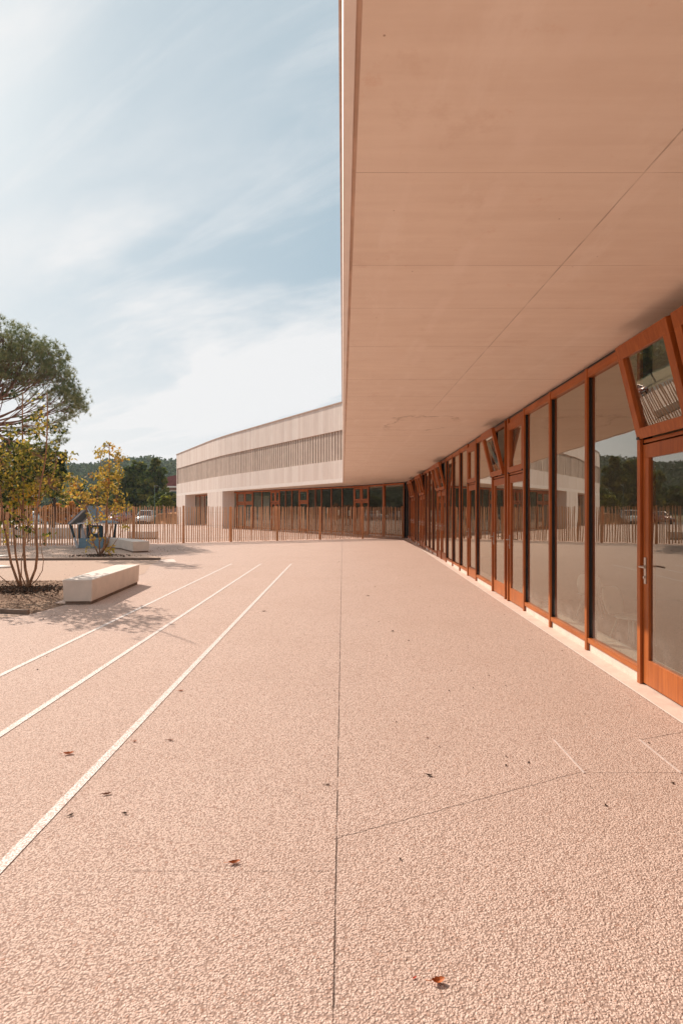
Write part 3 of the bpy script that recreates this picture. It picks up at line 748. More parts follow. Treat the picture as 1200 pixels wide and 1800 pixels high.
# ------------------------------------------------------------------ vegetation helpers
def leaf_object(name, pts_, size, mat, parent, tint, ratio=.6, up=0.0, jitter=.35, shape='leaf', dirs=None):
    """pts_: (n,3) world leaf centres -> one mesh of small curled faces"""
    P = np.asarray(pts_, dtype=np.float64); n = len(P); off = WORLD.get(parent.name, Vector((0, 0, 0))) if parent is not None else Vector((0, 0, 0))
    P = P-np.array(off)
    d = RNG.normal(size=(n, 3)) if dirs is None else np.asarray(dirs)+RNG.normal(size=(n, 3))*.35
    d[:, 2] += up; d /= np.linalg.norm(d, axis=1)[:, None]
    r = RNG.normal(size=(n, 3)); s = np.cross(d, r); s /= np.linalg.norm(s, axis=1)[:, None]; nn = np.cross(d, s)
    L = size*(1+jitter*RNG.uniform(-1, 1, n))[:, None]; W = L*ratio
    if shape == 'leaf':
        V = np.stack([P-d*L*.5, P-d*L*.05+s*W*.5+nn*L*.10, P+d*L*.5, P-d*L*.05-s*W*.5+nn*L*.10], 1)
    else:   # blade
        V = np.stack([P-s*W*.5, P+s*W*.5, P+d*L+s*W*.12, P+d*L-s*W*.12], 1)
    me = bpy.data.meshes.new(name); me.vertices.add(4*n); me.vertices.foreach_set('co', V.reshape(-1))
    me.loops.add(4*n); me.polygons.add(n)
    me.loops.foreach_set('vertex_index', np.arange(4*n, dtype=np.int32))
    me.polygons.foreach_set('loop_start', np.arange(0, 4*n, 4, dtype=np.int32)); me.polygons.foreach_set('loop_total', np.full(n, 4, dtype=np.int32))
    at_ = me.attributes.new('tint', 'FLOAT', 'POINT'); at_.data.foreach_set('value', np.repeat(np.clip(np.asarray(tint), 0, 1), 4).astype(np.float32))
    me.materials.append(mat); me.update(calc_edges=True); me.validate()
    o = bpy.data.objects.new(name, me); COL.objects.link(o)
    if parent is not None: o.parent = parent; WORLD[o.name] = off
    return o

def ell(c, r, n, hollow=.0):
    v = RNG.normal(size=(n, 3)); v /= np.linalg.norm(v, axis=1)[:, None]; rad = (hollow+(1-hollow)*RNG.uniform(0, 1, n)**(1/3))[:, None]
    return np.array(c)+v*rad*np.array(r)
def clumps(c, r, nclump, per, cr, hollow=.5):
    """leaves gathered in clumps spread through an ellipsoid"""
    C = ell(c, r, nclump, hollow); P = []; T = []
    for q in C:
        k = max(3, int(per*RNG.uniform(.5, 1.4))); P.append(ell(q, np.array([cr, cr, cr*.75])*RNG.uniform(.7, 1.3), k)); T.append(np.full(k, RNG.uniform(0, 1)))
    return np.concatenate(P), np.concatenate(T), C
def curve(a, b, bend, n=6):
    a, b = Vector(a), Vector(b); return [a.lerp(b, i/n)+Vector(bend)*4*(i/n)*(1-i/n) for i in range(n+1)]

gold = mat_leaf('golden_leaves', [(.14, .13, .03), (.32, .25, .05), (.52, .38, .08), (.64, .42, .10), (.46, .20, .05)], .5)
green_gold = mat_leaf('mixed_autumn_leaves', [(.02, .035, .012), (.10, .12, .03), (.27, .24, .055), (.50, .37, .08), (.56, .33, .09)], .5)
dgreen = mat_leaf('dark_green_leaves', [(0.027, 0.053, 0.027), (0.057, 0.104, 0.038), (0.114, 0.162, 0.057), (0.228, 0.228, 0.076)], .3)
olive = mat_leaf('olive_leaves', [(0.036, 0.072, 0.027), (0.090, 0.135, 0.040), (0.198, 0.216, 0.054), (0.360, 0.306, 0.081)], .35)
pine = mat_leaf('pine_needles', [(.10, .135, .065), (.19, .22, .105), (.31, .31, .15), (.44, .39, .20)], .35)
yellow = mat_leaf('yellow_leaves', [(.35, .22, .02), (.62, .40, .03), (.80, .55, .06)], .55)
orange = mat_leaf('orange_leaves', [(.34, .15, .05), (.55, .25, .08), (.68, .36, .14)], .5)
hillm = mat_leaf('hillside_leaves', [(0.044, 0.078, 0.048), (0.071, 0.112, 0.061), (0.105, 0.146, 0.075), (0.145, 0.170, 0.085)], .2)
bright = mat_leaf('fresh_green_leaves', [(.08, .11, .02), (.18, .20, .03), (.30, .28, .05)], .45)

# --- the near multi-stemmed tree on the left
T1 = thing('multi_stem_tree', (-6.42, 11.35, 0), 'slender multi-stemmed tree with golden autumn leaves in the near planting bed', 'tree', 'young multi-stemmed trees')
Y1 = 11.35
def path(pts_, Y, dys=0.0): return [at(px, py, Y+dys*i/(len(pts_)-1)) for i, (px, py) in enumerate(pts_)]
stems1 = [([(38, 1039), (30, 1018), (20, 990), (13, 950), (6, 915), (2, 870), (-3, 820), (-8, 760)], .026, -.5),
          ([(39, 1039), (35, 1010), (28, 975), (25, 935), (24, 890), (22, 840), (20, 800), (14, 760), (8, 738)], .022, .6),
          ([(48, 1038), (50, 1022), (45, 1000), (42, 960), (41, 900), (41, 850), (40, 800), (40, 750), (40, 705), (41, 690)], .030, .2),
          ([(49, 1039), (55, 1020), (63, 1000), (66, 975), (64, 935), (66, 890), (72, 850), (80, 810), (83, 770), (84, 720), (83, 690)], .027, -.7),
          ([(56, 1028), (66, 1018), (75, 1003), (77, 985), (73, 965), (72, 940)], .008, -.3),
          ([(47, 1032), (38, 1012), (38, 985), (45, 955), (50, 920), (58, 880), (66, 840)], .011, .8),
          ([(36, 1037), (15, 1025), (-5, 1008), (-20, 985)], .011, -.2),
          ([(41, 900), (30, 870), (15, 845), (5, 810), (-2, 790)], .012, .6), ([(66, 890), (85, 855), (97, 825), (104, 800)], .010, -.5)]
m = MB(); ends = []
for pts_, r0, dys in stems1:
    P_ = path(pts_, Y1, dys); n = len(P_); m.tube(P_, [r0*(1-.78*i/(n-1))+.002 for i in range(n)], 8); ends += P_[n//3:]
# flare at the base
m.tube([at(44, 1040, Y1)+Vector((0, 0, -.03)), at(44, 1034, Y1)], [.11, .06], 10)
leafpos = []; tints = []
for cx_, cy_, rx, ry, k in ((20, 800, 34, 22, 210), (60, 800, 28, 20, 170), (30, 840, 36, 28, 300), (75, 845, 32, 28, 220), (15, 880, 30, 20, 90), (100, 800, 12, 14, 55), (45, 740, 16, 30, 60), (80, 760, 20, 28, 70), (15, 920, 24, 22, 34), (70, 920, 30, 22, 40), (95, 870, 22, 22, 60), (-25, 840, 30, 60, 300), (40, 700, 10, 12, 14), (20, 765, 20, 10, 35), (60, 950, 18, 16, 12), (-20, 940, 20, 30, 40)):
    c = at(cx_, cy_, Y1); nc = max(3, k//9); C = ell(c, (rx*Y1/1000, .75, ry*Y1/1000), nc, .2)
    for q in C:
        q = Vector(q); e = min(ends, key=lambda z: (z-q).length); far = (e-q).length
        if far < 1.2: m.tube(curve(e, q, (0, 0, random.uniform(.02, .10)), 3), [.006, .0045, .003, .002], 4, False)
        kk_ = max(3, int(k/nc*1.6)); leafpos.append(ell(q, (.18, .18, .16), kk_)); tints.append(np.clip(RNG.normal(.45, .25)+RNG.normal(0, .26, kk_), 0, 1))
m.build('trunk', M['bark'], T1, smooth=True)
LP = np.concatenate(leafpos); leaf_object('crown', LP, .085, green_gold, T1, np.concatenate(tints)*.85, .62, -.3)

T3 = copy_tree(T1); T3.location = (-8.7, 10.7, 0); T3.rotation_euler.z = R(140)
T3['label'] = 'slender multi-stemmed tree just outside the left edge of the photo'
# --- second tree of the same kind, farther back
Y2 = 19.7; b2 = at(176, 978, Y2)
T2 = thing('multi_stem_tree', (b2.x, Y2, 0), 'small bushy multi-stemmed tree with orange gold leaves in front of the blue playhouse', 'tree', 'young multi-stemmed trees')
st2 = [([(176, 978), (184, 960), (187, 935), (188, 900), (190, 860), (193, 820), (192, 782)], .045, 0), ([(175, 978), (166, 958), (158, 930), (152, 895), (142, 865), (132, 840)], .022, -.4),
       ([(176, 978), (175, 950), (170, 915), (172, 870), (176, 830), (178, 800)], .024, .5), ([(178, 976), (190, 955), (198, 920), (205, 880), (210, 840), (208, 805)], .022, .3), ([(177, 977), (195, 965), (208, 945), (222, 920)], .012, -.3), ([(152, 895), (135, 880), (120, 868)], .012, -.2)]
m = MB(); ends = []; leafpos = []; tints = []
for pts_, r0, dys in st2:
    P_ = path(pts_, Y2, dys); n = len(P_); m.tube(P_, [r0*(1-.8*i/(n-1))+.003 for i in range(n)], 8); ends += P_[n//3:]
for cx_, cy_, rx, ry, k in ((193, 790, 7, 12, 60), (208, 800, 8, 13, 75), (178, 800, 8, 12, 60), (192, 830, 22, 18, 230), (170, 850, 18, 16, 150), (196, 868, 22, 18, 210), (132, 848, 15, 12, 110), (125, 872, 16, 12, 100), (155, 880, 20, 14, 120), (185, 900, 30, 12, 110), (215, 888, 14, 12, 60), (160, 915, 20, 10, 40), (180, 940, 28, 14, 40), (222, 928, 12, 10, 24), (195, 965, 25, 7, 34), (160, 960, 18, 6, 14)):
    c = at(cx_, cy_, Y2); nc = max(3, k//9); C = ell(c, (rx*Y2/1000, .55, ry*Y2/1000), nc, .1)
    for q in C:
        q = Vector(q); e = min(ends, key=lambda z: (z-q).length)
        if (e-q).length < 1.2: m.tube(curve(e, q, (0, 0, .05), 3), [.007, .005, .004, .003], 4, False)
        kk_ = max(3, int(k/nc*1.3)); leafpos.append(ell(q, (.15, .15, .14), kk_)); tints.append(np.clip(RNG.normal(.5, .2)+RNG.normal(0, .18, kk_), 0, 1))
m.build('trunk', M['bark'], T2, smooth=True)
leaf_object('crown', np.concatenate(leafpos), .10, gold, T2, np.concatenate(tints), .7, -.2)

# --- big umbrella pine
YP = 33.0
TP = thing('stone_pine', (-21.8, YP, 0), 'tall umbrella pine with bare spreading limbs towering at the left edge', 'tree')
m = MB()
base = Vector((-21.8, YP, 0)); fork = at(-42, 745, YP)
m.tube([base, base.lerp(fork, .5)+Vector((.3, 0, 0)), fork], [.36, .30, .24], 12)
lobes = [(-70, 640, 60, 60, 3.6, 230), (-28, 612, 36, 42, 2.9, 160), (8, 598, 40, 36, 2.4, 185), (48, 612, 24, 26, 1.9, 90), (14, 645, 40, 20, 2.4, 90), (90, 624, 18, 22, 1.5, 66), (100, 652, 17, 22, 1.4, 60), (70, 650, 20, 18, 1.5, 46),
         (130, 692, 10, 16, 1.1, 44), (136, 712, 9, 12, 1.1, 34), (118, 728, 12, 10, 1.2, 20), (92, 740, 16, 9, 1.2, 12), (96, 705, 20, 16, 1.4, 20), (105, 756, 10, 6, .8, 9), (60, 700, 24, 18, 1.8, 12), (40, 664, 22, 10, 1.9, 22), (70, 750, 20, 10, 1.4, 9), (6, 690, 26, 14, 1.8, 6), (-60, 720, 36, 20, 2.2, 40), (-100, 680, 40, 50, 3, 110), (40, 762, 18, 7, 1.4, 5), (85, 783, 14, 7, .9, 9), (106, 772, 9, 6, .7, 8), (60, 792, 16, 7, 1, 7), (112, 690, 10, 12, .9, 24), (36, 640, 44, 36, 2.2, 36), (78, 676, 26, 20, 1.6, 14), (14, 668, 26, 14, 1.6, 24), (118, 668, 14, 16, 1.1, 26)]
TC = []
for cx_, cy_, rx, ry, rd, k in lobes:
    C = ell(at(cx_, cy_, YP), (rx*YP/1000, rd, ry*YP/1000), k, .35); TC.append(C)
    mid_ = at(cx_, cy_, YP); src = fork if cy_ > 660 else at(-18, 700, YP)
    P_ = [src]+curve(src, mid_, (0, random.uniform(-.6, .6), -random.uniform(.3, .9)), 6)[1:]
    r0 = .12 if k > 70 else .07; m.tube(P_, [r0*(1-.82*i/6) for i in range(7)], 7)
    for q in C[::3]:
        q = Vector(q); a_ = P_[random.randint(3, 6)]; m.tube(curve(a_, q, (0, 0, -.12), 3), [.026, .019, .013, .008], 4, False)
m.build('trunk', M['pinebark'], TP, smooth=True)
TC = np.concatenate(TC); pp = []; tt_ = []; dd = []
for q in TC:
    base_t = RNG.uniform(.1, .75)
    for _ in range(RNG.integers(3, 5)):
        c = q+RNG.normal(size=3)*np.array([.19, .19, .12]); k = 18
        pp.append(np.repeat(c[None], k, 0)); v = RNG.normal(size=(k, 3))*.75; v[:, 2] += .9; dd.append(v); tt_.append(np.clip(base_t+RNG.normal(0, .14, k), 0, 1))
leaf_object('crown', np.concatenate(pp), .20, pine, TP, np.concatenate(tt_), .09, .0, .3, 'blade', np.concatenate(dd))

# --- other trees and shrubs
def bushy(name, label, px, base_y, Y, blobs, mat, leafsize, group=None, dens=1.0, tintbase=.45, trunk_r=.12, cat='tree', hollow=.35, bark='darkbark', clump_r=None, lean=0.0):
    bx = (px-CX)*Y/FP; t = thing(name, (bx, Y, 0), label, cat, group); m = MB()
    P = []; TT = []; top = max(EYE+(HZ-b_[1])*Y/FP for b_ in blobs)
    m.tube([(bx, Y, -.02), (bx+.05, Y, top*.45), (bx+lean, Y, top*.9)], [trunk_r, trunk_r*.7, trunk_r*.2], 8)
    for cx_, cy_, rx, ry in blobs:
        c = at(cx_, cy_, Y); R_ = (rx*Y/FP, min(rx, 60)*Y/FP*.8, ry*Y/FP); cr = clump_r or max(.12, min(R_)*.32)
        nclump = int(max(8, 36*dens)); per = int(62*dens)
        A, Tn, C = clumps(c, R_, nclump, per, cr, hollow)
        P.append(A); TT.append(np.clip(tintbase+(Tn-.5)*.7+RNG.normal(0, .14, len(A)), 0, 1))
        for q in C[::4]:
            q = Vector(q); s0 = Vector((bx, Y, max(.2, min(q.z*.6, top*.6)))); m.tube(curve(s0, q, (0, 0, -.1*q.z*.3), 3), [trunk_r*.3, trunk_r*.22, trunk_r*.15, trunk_r*.08], 4, False)
    m.build('trunk', M[bark], t, smooth=True)
    P = np.concatenate(P); P[:, 2] = np.maximum(P[:, 2], .03)
    leaf_object('crown', P, leafsize, mat, t, np.concatenate(TT), .6)
    return t
g = 'dark evergreens beyond the fence'
bushy('broadleaf_tree', 'dark green rounded tree beyond the fence, behind the near multi-stemmed tree', 20, 950, 38, [(20, 800, 30, 26), (50, 815, 30, 28), (15, 850, 34, 30), (60, 850, 26, 28), (-20, 820, 34, 36)], dgreen, .21, g, 1.15, .45)
bushy('broadleaf_tree', 'dark green tree beyond the fence just left of the wooded hill view', 95, 950, 39, [(96, 806, 18, 20), (78, 800, 16, 16), (88, 845, 26, 30), (100, 830, 14, 18)], dgreen, .21, g, 1.1, .45)
bushy('broadleaf_tree', 'dull green tree at the extreme left beyond the fence', -75, 950, 38, [(-75, 820, 40, 40), (-110, 850, 40, 36), (-60, 870, 36, 24)], dgreen, .22, g, 1.2, .45)
bushy('yellow_shrub', 'bright yellow leaved shrub just above the picket fence behind the near tree', 50, 945, 29, [(50, 872, 22, 17), (38, 890, 20, 14), (60, 858, 12, 10)], yellow, .15, None, 1.4, .75, .04, 'shrub')
for px_, yy_, lab in ((8, 42, 'orange brown hedge shrub behind the fence at the left edge'), (34, 43, 'orange brown hedge shrub behind the fence under the yellow shrub'), (88, 43, 'orange brown hedge shrub behind the fence between the trees'), (118, 44, 'orange brown hedge shrub behind the fence beside the playhouse roof'), (-30, 42, 'orange brown hedge shrub beyond the fence, outermost at the left')):
    bushy('hedge_shrub', lab, px_, 930, yy_, [(px_, 903, 20, 15), (px_+8, 895, 14, 12), (px_-8, 898, 12, 10)], orange, .2, 'orange hedge shrubs beyond the fence', .7, .5, .04, 'shrub')
# mid-distance trees left of the wing
bushy('cypress_tree', 'dark evergreen tree behind the white parked car, left of the spiky one', 238, 921, 82, [(225, 850, 22, 26), (240, 832, 18, 20), (232, 872, 30, 22), (248, 860, 18, 24), (212, 862, 16, 22)], olive, .42, None, 1.2, .42)
bushy('cedar_tree', 'spiky topped cedar standing left of the maroon roofed house', 274, 921, 80, [(274, 816, 7, 10), (276, 832, 16, 12), (262, 846, 20, 15), (283, 846, 10, 9), (276, 862, 28, 14), (262, 872, 22, 14)], olive, .40, None, 1.1, .55)
bushy('broadleaf_tree', 'olive tree with yellowing leaves between the golden small tree and the dark evergreen', 202, 921, 84, [(202, 858, 16, 20), (206, 880, 20, 14), (196, 840, 10, 10)], olive, .42, None, .9, .5)
bushy('garden_shrub', 'arching green shrub in front of the house beyond the fence', 275, 915, 70, [(272, 882, 12, 9), (284, 876, 14, 8), (300, 873, 10, 7)], olive, .30, None, .8, .5, .05, 'shrub')
bushy('palm_shrub', 'fresh yellow green shrub over the clay bank beside the wing', 292, 915, 68, [(293, 879, 11, 8), (300, 887, 9, 6), (285, 888, 9, 6)], bright, .34, None, .6, .55, .05, 'shrub')
bushy('dark_shrub', 'low dark shrub against the corner of the wing', 306, 915, 72, [(306, 884, 7, 9)], dgreen, .3, None, .7, .4, .05, 'shrub')
# trees seen only in the glass and at the far left
for px_, yy_, lab in ((-140, 86, 'bushy tree far beyond the car park'), (-230, 90, 'broad tree far beyond the car park'), (-330, 84, 'dark tree far beyond the car park'), (-430, 92, 'spreading tree far beyond the car park'), (150, 90, 'olive tree beyond the car park behind the golden small tree'), (-30, 88, 'low olive tree beyond the car park at the left edge')):
    bushy('broadleaf_tree', lab+(' outside the left of the photo' if px_ < -31 else ''), px_, 915, yy_, [(px_, 872, 26, 20), (px_+22, 880, 20, 16), (px_-20, 878, 22, 16)], olive, .45, 'trees beyond the car park', .9, .35)

# ------------------------------------------------------------------ hills with far wood
def hill_h(a, r):
    """a azimuth from straight ahead (left positive), r distance"""
    rise = np.clip((r-190)/200, 0, 1); rise = rise*rise*(3-2*rise)
    ridge = 26+3.0*np.sin(a*7+1)+2.0*np.sin(a*17+2)+1.2*np.sin(a*41)+3*np.clip(a-.45, 0, .6)
    return rise*ridge
na, nr = 130, 26; m = MB()
AA = np.linspace(-.35, 3.0, na); RR = np.linspace(180, 900, nr)
for a in AA:
    for r in RR: m.v.append((-r*sin(a), r*cos(a), float(hill_h(a, r))-.05))
for i in range(na-1):
    for j in range(nr-1): m.f.append((i*nr+j, i*nr+j+1, (i+1)*nr+j+1, (i+1)*nr+j))
m.f = [tuple(reversed(f)) for f in m.f]
tag(m.build('hills', mat_soil('hill_ground', (.05, .08, .035), (.08, .10, .05), (.07, .08, .04), .2), smooth=True), kind='structure')
PP = []; TT = []
nC = 6600
ca_ = np.where(RNG.uniform(0, 1, nC) < .55, RNG.uniform(.05, 1.0, nC), RNG.uniform(1.0, 2.5, nC)); cr_ = 195+RNG.uniform(0, 1, nC)**.85*215
for a, r0 in zip(ca_, cr_):
    r = RNG.uniform(2.4, 5.2); hz = float(hill_h(a, r0))+r*.7; k = 36
    PP.append(ell((-r0*sin(a), r0*cos(a), hz), (r, r, r*.9), k, .75)); TT.append(np.clip(RNG.normal(.45, .24)+RNG.normal(0, .09, k), 0, 1))
tag(leaf_object('far_wood', np.concatenate(PP), 1.75, hillm, None, np.concatenate(TT), .85), 'continuous green wood covering the low hill on the horizon', 'wood', None, 'stuff')

# ------------------------------------------------------------------ house with a maroon roof
YH = 112.0
HO = thing('house', (-31.5, YH, 0), 'distant house with a curved maroon roof beside the end of the wing', 'house')
x0, x1 = -36.0, -26; wallm = mat_plain('pink_render', (.36, .20, .17), .8, .06, .5)
MB().box(x0+.6, x1-.6, YH, YH+9, 0, 6.2).build('wall', wallm, HO)
m = MB(); n = 10; xc = (x0+x1)/2; hw = (x1-x0)/2
prof = [(xc-hw*cos(pi*i/n), 6.2+(sin(pi*i/n)**.8)*2.4) for i in range(n+1)]
b = len(m.v)
for y in (YH-.5, YH+9.5): m.v += [(p[0], y, p[1]) for p in prof]
for i in range(n): m.f.append((i, i+1, n+1+i+1, n+1+i))
m.f.append(tuple(range(n+1))); m.f.append(tuple(range(2*n+1, n, -1))); m.build('roof', mat_plain('maroon_tiles', (.24, .075, .07), .7, .12, 2), HO)
MB().box(x0-.2, x1+.2, YH-.7, YH-.52, 6.05, 6.35).build('eaves_board', M['white'], HO)
for xx in (-33.2, -30.2):
    o = MB().box(xx-.75, xx+.75, YH-.06, YH+.02, 3.4, 5.5).build('window', M['white'], HO)
    MB().box(xx-.6, xx+.6, YH-.075, YH-.055, 3.55, 5.35).build('pane', mat_plain('far_pane', (.05, .08, .09), .1, .1), o)
# street lamp, thin
q = at(272, 921, 66); LM = thing('street_lamp', (q.x, 66, 0), 'thin grey green street lamp pole in front of the dark evergreen trees', 'street lamp')
m = MB(); m.tube([(q.x, 66, 0), (q.x, 66, 4.4)], [.06, .04], 8); m.build('pole', mat_plain('lamp_green', (.08, .14, .11), .5), LM)
m = MB(); m.bar((q.x-.05, 66, 4.42), (q.x+.38, 66, 4.45), .10, .05); m.build('lamp_head', mat_plain('lamp_grey', (.3, .3, .3), .5), LM)
# clay bank beside the wing
m = MB(); nb = 16; rows = []
for j in range(5):
    for i in range(nb+1):
        x = -26.5+i*.62; y = 66.4+j*1.5; hh = 1.25*min(1, j/2)*(1-max(0, (2-i)/2.5)**2 if i < 2 else 1)*(.6+.05*i)+random.uniform(-.07, .07)*(j > 0)
        m.v.append((x, y, max(-.02, hh if j else -.02)))
for j in range(4):
    for i in range(nb): a = j*(nb+1)+i; m.f.append((a, a+1, a+nb+2, a+nb+1))
tag(m.build('clay_bank', M['clay'], smooth=True), kind='structure')

# ------------------------------------------------------------------ cars
def make_car(loc, rz, paint, label, group, suv=False):
    t = thing('parked_car', (loc[0], loc[1], 0), label, 'car', group, rz)
    H = 1.62 if suv else 1.46
    # side profile stations along y (0 = nose), each: y, half width low, z bottom, z shoulder, half width shoulder
    st = [(0, .62, .32, .55, .58), (.08, .80, .22, .70, .72), (.6, .87, .20, .82, .80), (1.15, .88, .20, .95, .84), (2.2, .89, .20, .97, .86), (3.3, .89, .20, 1.0, .85), (3.95, .86, .22, 1.02, .80), (4.15, .75, .32, .95, .68)]
    m = MB()
    for y, wl_, zb, zs, ws in st:
        m.v += [(-wl_, y, zb), (-wl_*1.02, y, (zb+zs)/2), (-ws, y, zs), (0, y, zs+.05), (ws, y, zs), (wl_*1.02, y, (zb+zs)/2), (wl_, y, zb)]
    for i in range(len(st)-1):
        for k in range(7): a = i*7; m.f.append((a+k, a+(k+1) % 7, a+7+(k+1) % 7, a+7+k))
    m.f.append(tuple(range(6, -1, -1))); m.f.append(tuple((len(st)-1)*7+k for k in range(7)))
    m.build('body', paint, t, smooth=True, local=True)
    cab = [(1.0, .82, .95), (1.75, .68, H-.04), (2.4, .70, H), (3.2, .67, H-.05), (3.95, .72, 1.02)]
    m = MB()
    m.hexa([(-.68, 1.72, H-.07), (.68, 1.72, H-.07), (.66, 3.3, H-.08), (-.66, 3.3, H-.08), (-.60, 1.85, H), (.60, 1.85, H), (.58, 3.1, H-.02), (-.58, 3.1, H-.02)])
    for sx in (-1, 1):
        m.bar((sx*.82, 1.02, .95), (sx*.67, 1.75, H-.04), .06, .06); m.bar((sx*.83, 2.5, .97), (sx*.69, 2.5, H-.05), .06, .06); m.bar((sx*.74, 3.95, 1.0), (sx*.65, 3.3, H-.06), .08, .08)
    m.build('roof', paint, t, local=True)
    gm = carglass; m = MB(); m.hexa([(-.82, 1.04, .93), (.82, 1.04, .93), (.72, 3.9, .98), (-.72, 3.9, .98), (-.66, 1.74, H-.075), (.66, 1.74, H-.075), (.64, 3.28, H-.085), (-.64, 3.28, H-.085)]); m.build('window_band', gm, t, local=True)
    for sx in (-1, 1):
        m = MB(); m.hexa([(sx*.52-.17, -.02, .56), (sx*.52+.17, .0, .56), (sx*.52+.17, .2, .58), (sx*.52-.17, .2, .58), (sx*.52-.15, .02, .68), (sx*.52+.15, .04, .70), (sx*.52+.15, .25, .72), (sx*.52-.15, .25, .70)]); m.build('headlight', lampm, t, local=True)
        m = MB(); m.box(sx*.93-.09, sx*.93+.09, 1.2, 1.3, .95, 1.08); m.build('mirror', paint, t, local=True)
        for wy in (.78, 3.35):
            m = MB(); m.lathe((sx*.78, wy, .31), [(0, -.1), (.31, -.1), (.32, -.05), (.32, .05), (.31, .1), (0, .1)], 16, 'X'); o = m.build('wheel', tyrem, t, local=True)
            m = MB(); m.lathe((sx*.78+sx*.095, wy, .31), [(0, .012*sx), (.19, .012*sx), (.20, 0)], 12, 'X'); m.build('rim', M['metal'], o, local=True)
    m = MB(); m.box(-.36, .36, -.012, .06, .40, .52); m.box(-.6, .6, -.004, .08, .24, .36); m.build('grille', tyrem, t, local=True)
    m = MB(); m.box(-.26, .26, -.03, -.014, .41, .51); m.build('number_plate', M['white'], t, local=True)
    return t
carglass = mat_plain('car_glass', (.03, .045, .055), .06, .1, 2, 0, 10, .6); lampm = mat_plain('headlamp', (.7, .7, .7), .1, .05); tyrem = mat_plain('tyre_rubber', (.02, .02, .02), .8, .1)
cw = mat_plain('white_car_paint', (.72, .72, .70), .25, .03, 2, 0, 10, .6); cg = mat_plain('silver_car_paint', (.42, .43, .44), .25, .03, 2, 0, 10, .6, .3); cd = mat_plain('dark_car_paint', (.05, .055, .07), .2, .1, 2, 0, 10, .6); crd = mat_plain('red_car_paint', (.32, .07, .04), .25, .05, 2, 0, 10, .6)
gcar = 'cars parked beyond the fence'
make_car((-23.2, 65.8), R(4), cw, 'white car seen head-on beyond the fence, right of the golden small tree', gcar, True)
make_car((-26.8, 66.3), R(-3), crd, 'low reddish car beyond the fence partly behind the golden small tree', gcar)
make_car((-33.0, 65.0), R(2), cg, 'silver car beyond the fence behind the blue playhouse', gcar)
make_car((-37.2, 65.6), R(-2), cw, 'white car beyond the fence between the near tree and the playhouse', gcar)
make_car((-43.5, 64.5), R(3), cd, 'dark car outside the left of the photo', gcar)
make_car((-49.5, 63.5), R(6), cw, 'white car outside the left of the photo', gcar)
make_car((-57, 62.5), R(3), cg, 'silver car outside the left of the photo', gcar)

# ------------------------------------------------------------------ small things on the ground
def chips(name, pts_, size, cols, label, cat):
    P = np.asarray(pts_); n = len(P); base = np.array([[1, 0, 0], [-.5, .8, 0], [-.6, -.75, 0], [0.1, .0, .8], [0, 0, -.3]])
    V = []; 
    Q = base[None]*(size*RNG.uniform(.4, 1.3, n))[:, None, None]*RNG.uniform(.6, 1.2, (n, 1, 3))
    a = RNG.uniform(0, 2*pi, n); ca, sa = np.cos(a)[:, None], np.sin(a)[:, None]
    X = Q[:, :, 0]*ca-Q[:, :, 1]*sa; Yy = Q[:, :, 0]*sa+Q[:, :, 1]*ca
    V = np.stack([X+P[:, :1], Yy+P[:, 1:2], Q[:, :, 2]+P[:, 2:3]], 2).reshape(-1, 3)
    F_ = [(0, 1, 3), (1, 2, 3), (2, 0, 3), (1, 0, 4), (2, 1, 4), (0, 2, 4)]
    me = bpy.data.meshes.new(name); me.from_pydata(V.tolist(), [], [tuple(i*5+k for k in f) for i in range(n) for f in F_])
    at_ = me.attributes.new('tint', 'FLOAT', 'POINT'); at_.data.foreach_set('value', np.repeat(RNG.uniform(0, 1, n), 5).astype(np.float32))
    me.materials.append(mat_leaf(name+'_mat', cols, .0, .9)); o = bpy.data.objects.new(name, me); COL.objects.link(o)
    return tag(o, label, cat, None, 'stuff')
def inpoly(x, y, poly):
    c = False; n = len(poly)
    for i in range(n):
        (x0, y0), (x1, y1) = poly[i], poly[(i+1) % n]
        if (y0 > y) != (y1 > y) and x < (x1-x0)*(y-y0)/(y1-y0)+x0: c = not c
    return c
g1 = []
while len(g1) < 5200:
    x, y = random.uniform(-9.5, -4.6), random.uniform(8.8, 12.9)
    if inpoly(x, y, bed1): g1.append((x, y, .008))
chips('bed_gravel', g1, .016, [(.12, .07, .045), (.30, .19, .13), (.52, .37, .27)], 'loose gravel and bark bits strewn over the near planting bed', 'gravel')
g2 = []
for _ in range(1500):
    a, r = random.uniform(0, 2*pi), abs(random.gauss(0, .42)); x, y = -6.42+r*cos(a)*1.25, 11.3+r*sin(a)*.8
    g2.append((x, y, .01+max(0, .07-.07*r)*random.random()))
for _ in range(500):
    a, r = random.uniform(0, 2*pi), abs(random.gauss(0, .35)); g2.append((b2.x+r*cos(a)*1.6, Y2+r*sin(a)*.8, .012+max(0, .05-.05*r)))
chips('mulch', g2, .036, [(.025, .016, .012), (.06, .035, .022), (.12, .06, .035)], 'dark crumbly mulch heaped round the feet of the young trees', 'mulch')
g3 = [(random.uniform(-15, -6), random.uniform(18.4, 25), .01) for _ in range(900)]
chips('scattered_litter', g3, .022, [(.12, .08, .05), (.30, .20, .14), (.40, .22, .10)], 'fine leaf litter and grit on the far sandy bed', 'leaf litter')
g4 = [(random.uniform(-11, -5.2), random.uniform(13, 18), .008) for _ in range(140)]+[(random.uniform(-4.8, -3.2), random.uniform(8.2, 9.4), .004) for _ in range(14)]
for _ in range(230):
    yy = random.uniform(2.0, 26); g4.append((random.uniform(-.2, FX(yy)-.2) if random.random() < .6 else random.uniform(-5, FX(yy)-.2), yy, .004))
chips('grit', g4, .0095, [(.05, .035, .025), (.12, .07, .045), (.2, .10, .06)], 'tiny dark specks of grit and leaf crumbs on the pale paving', 'grit')
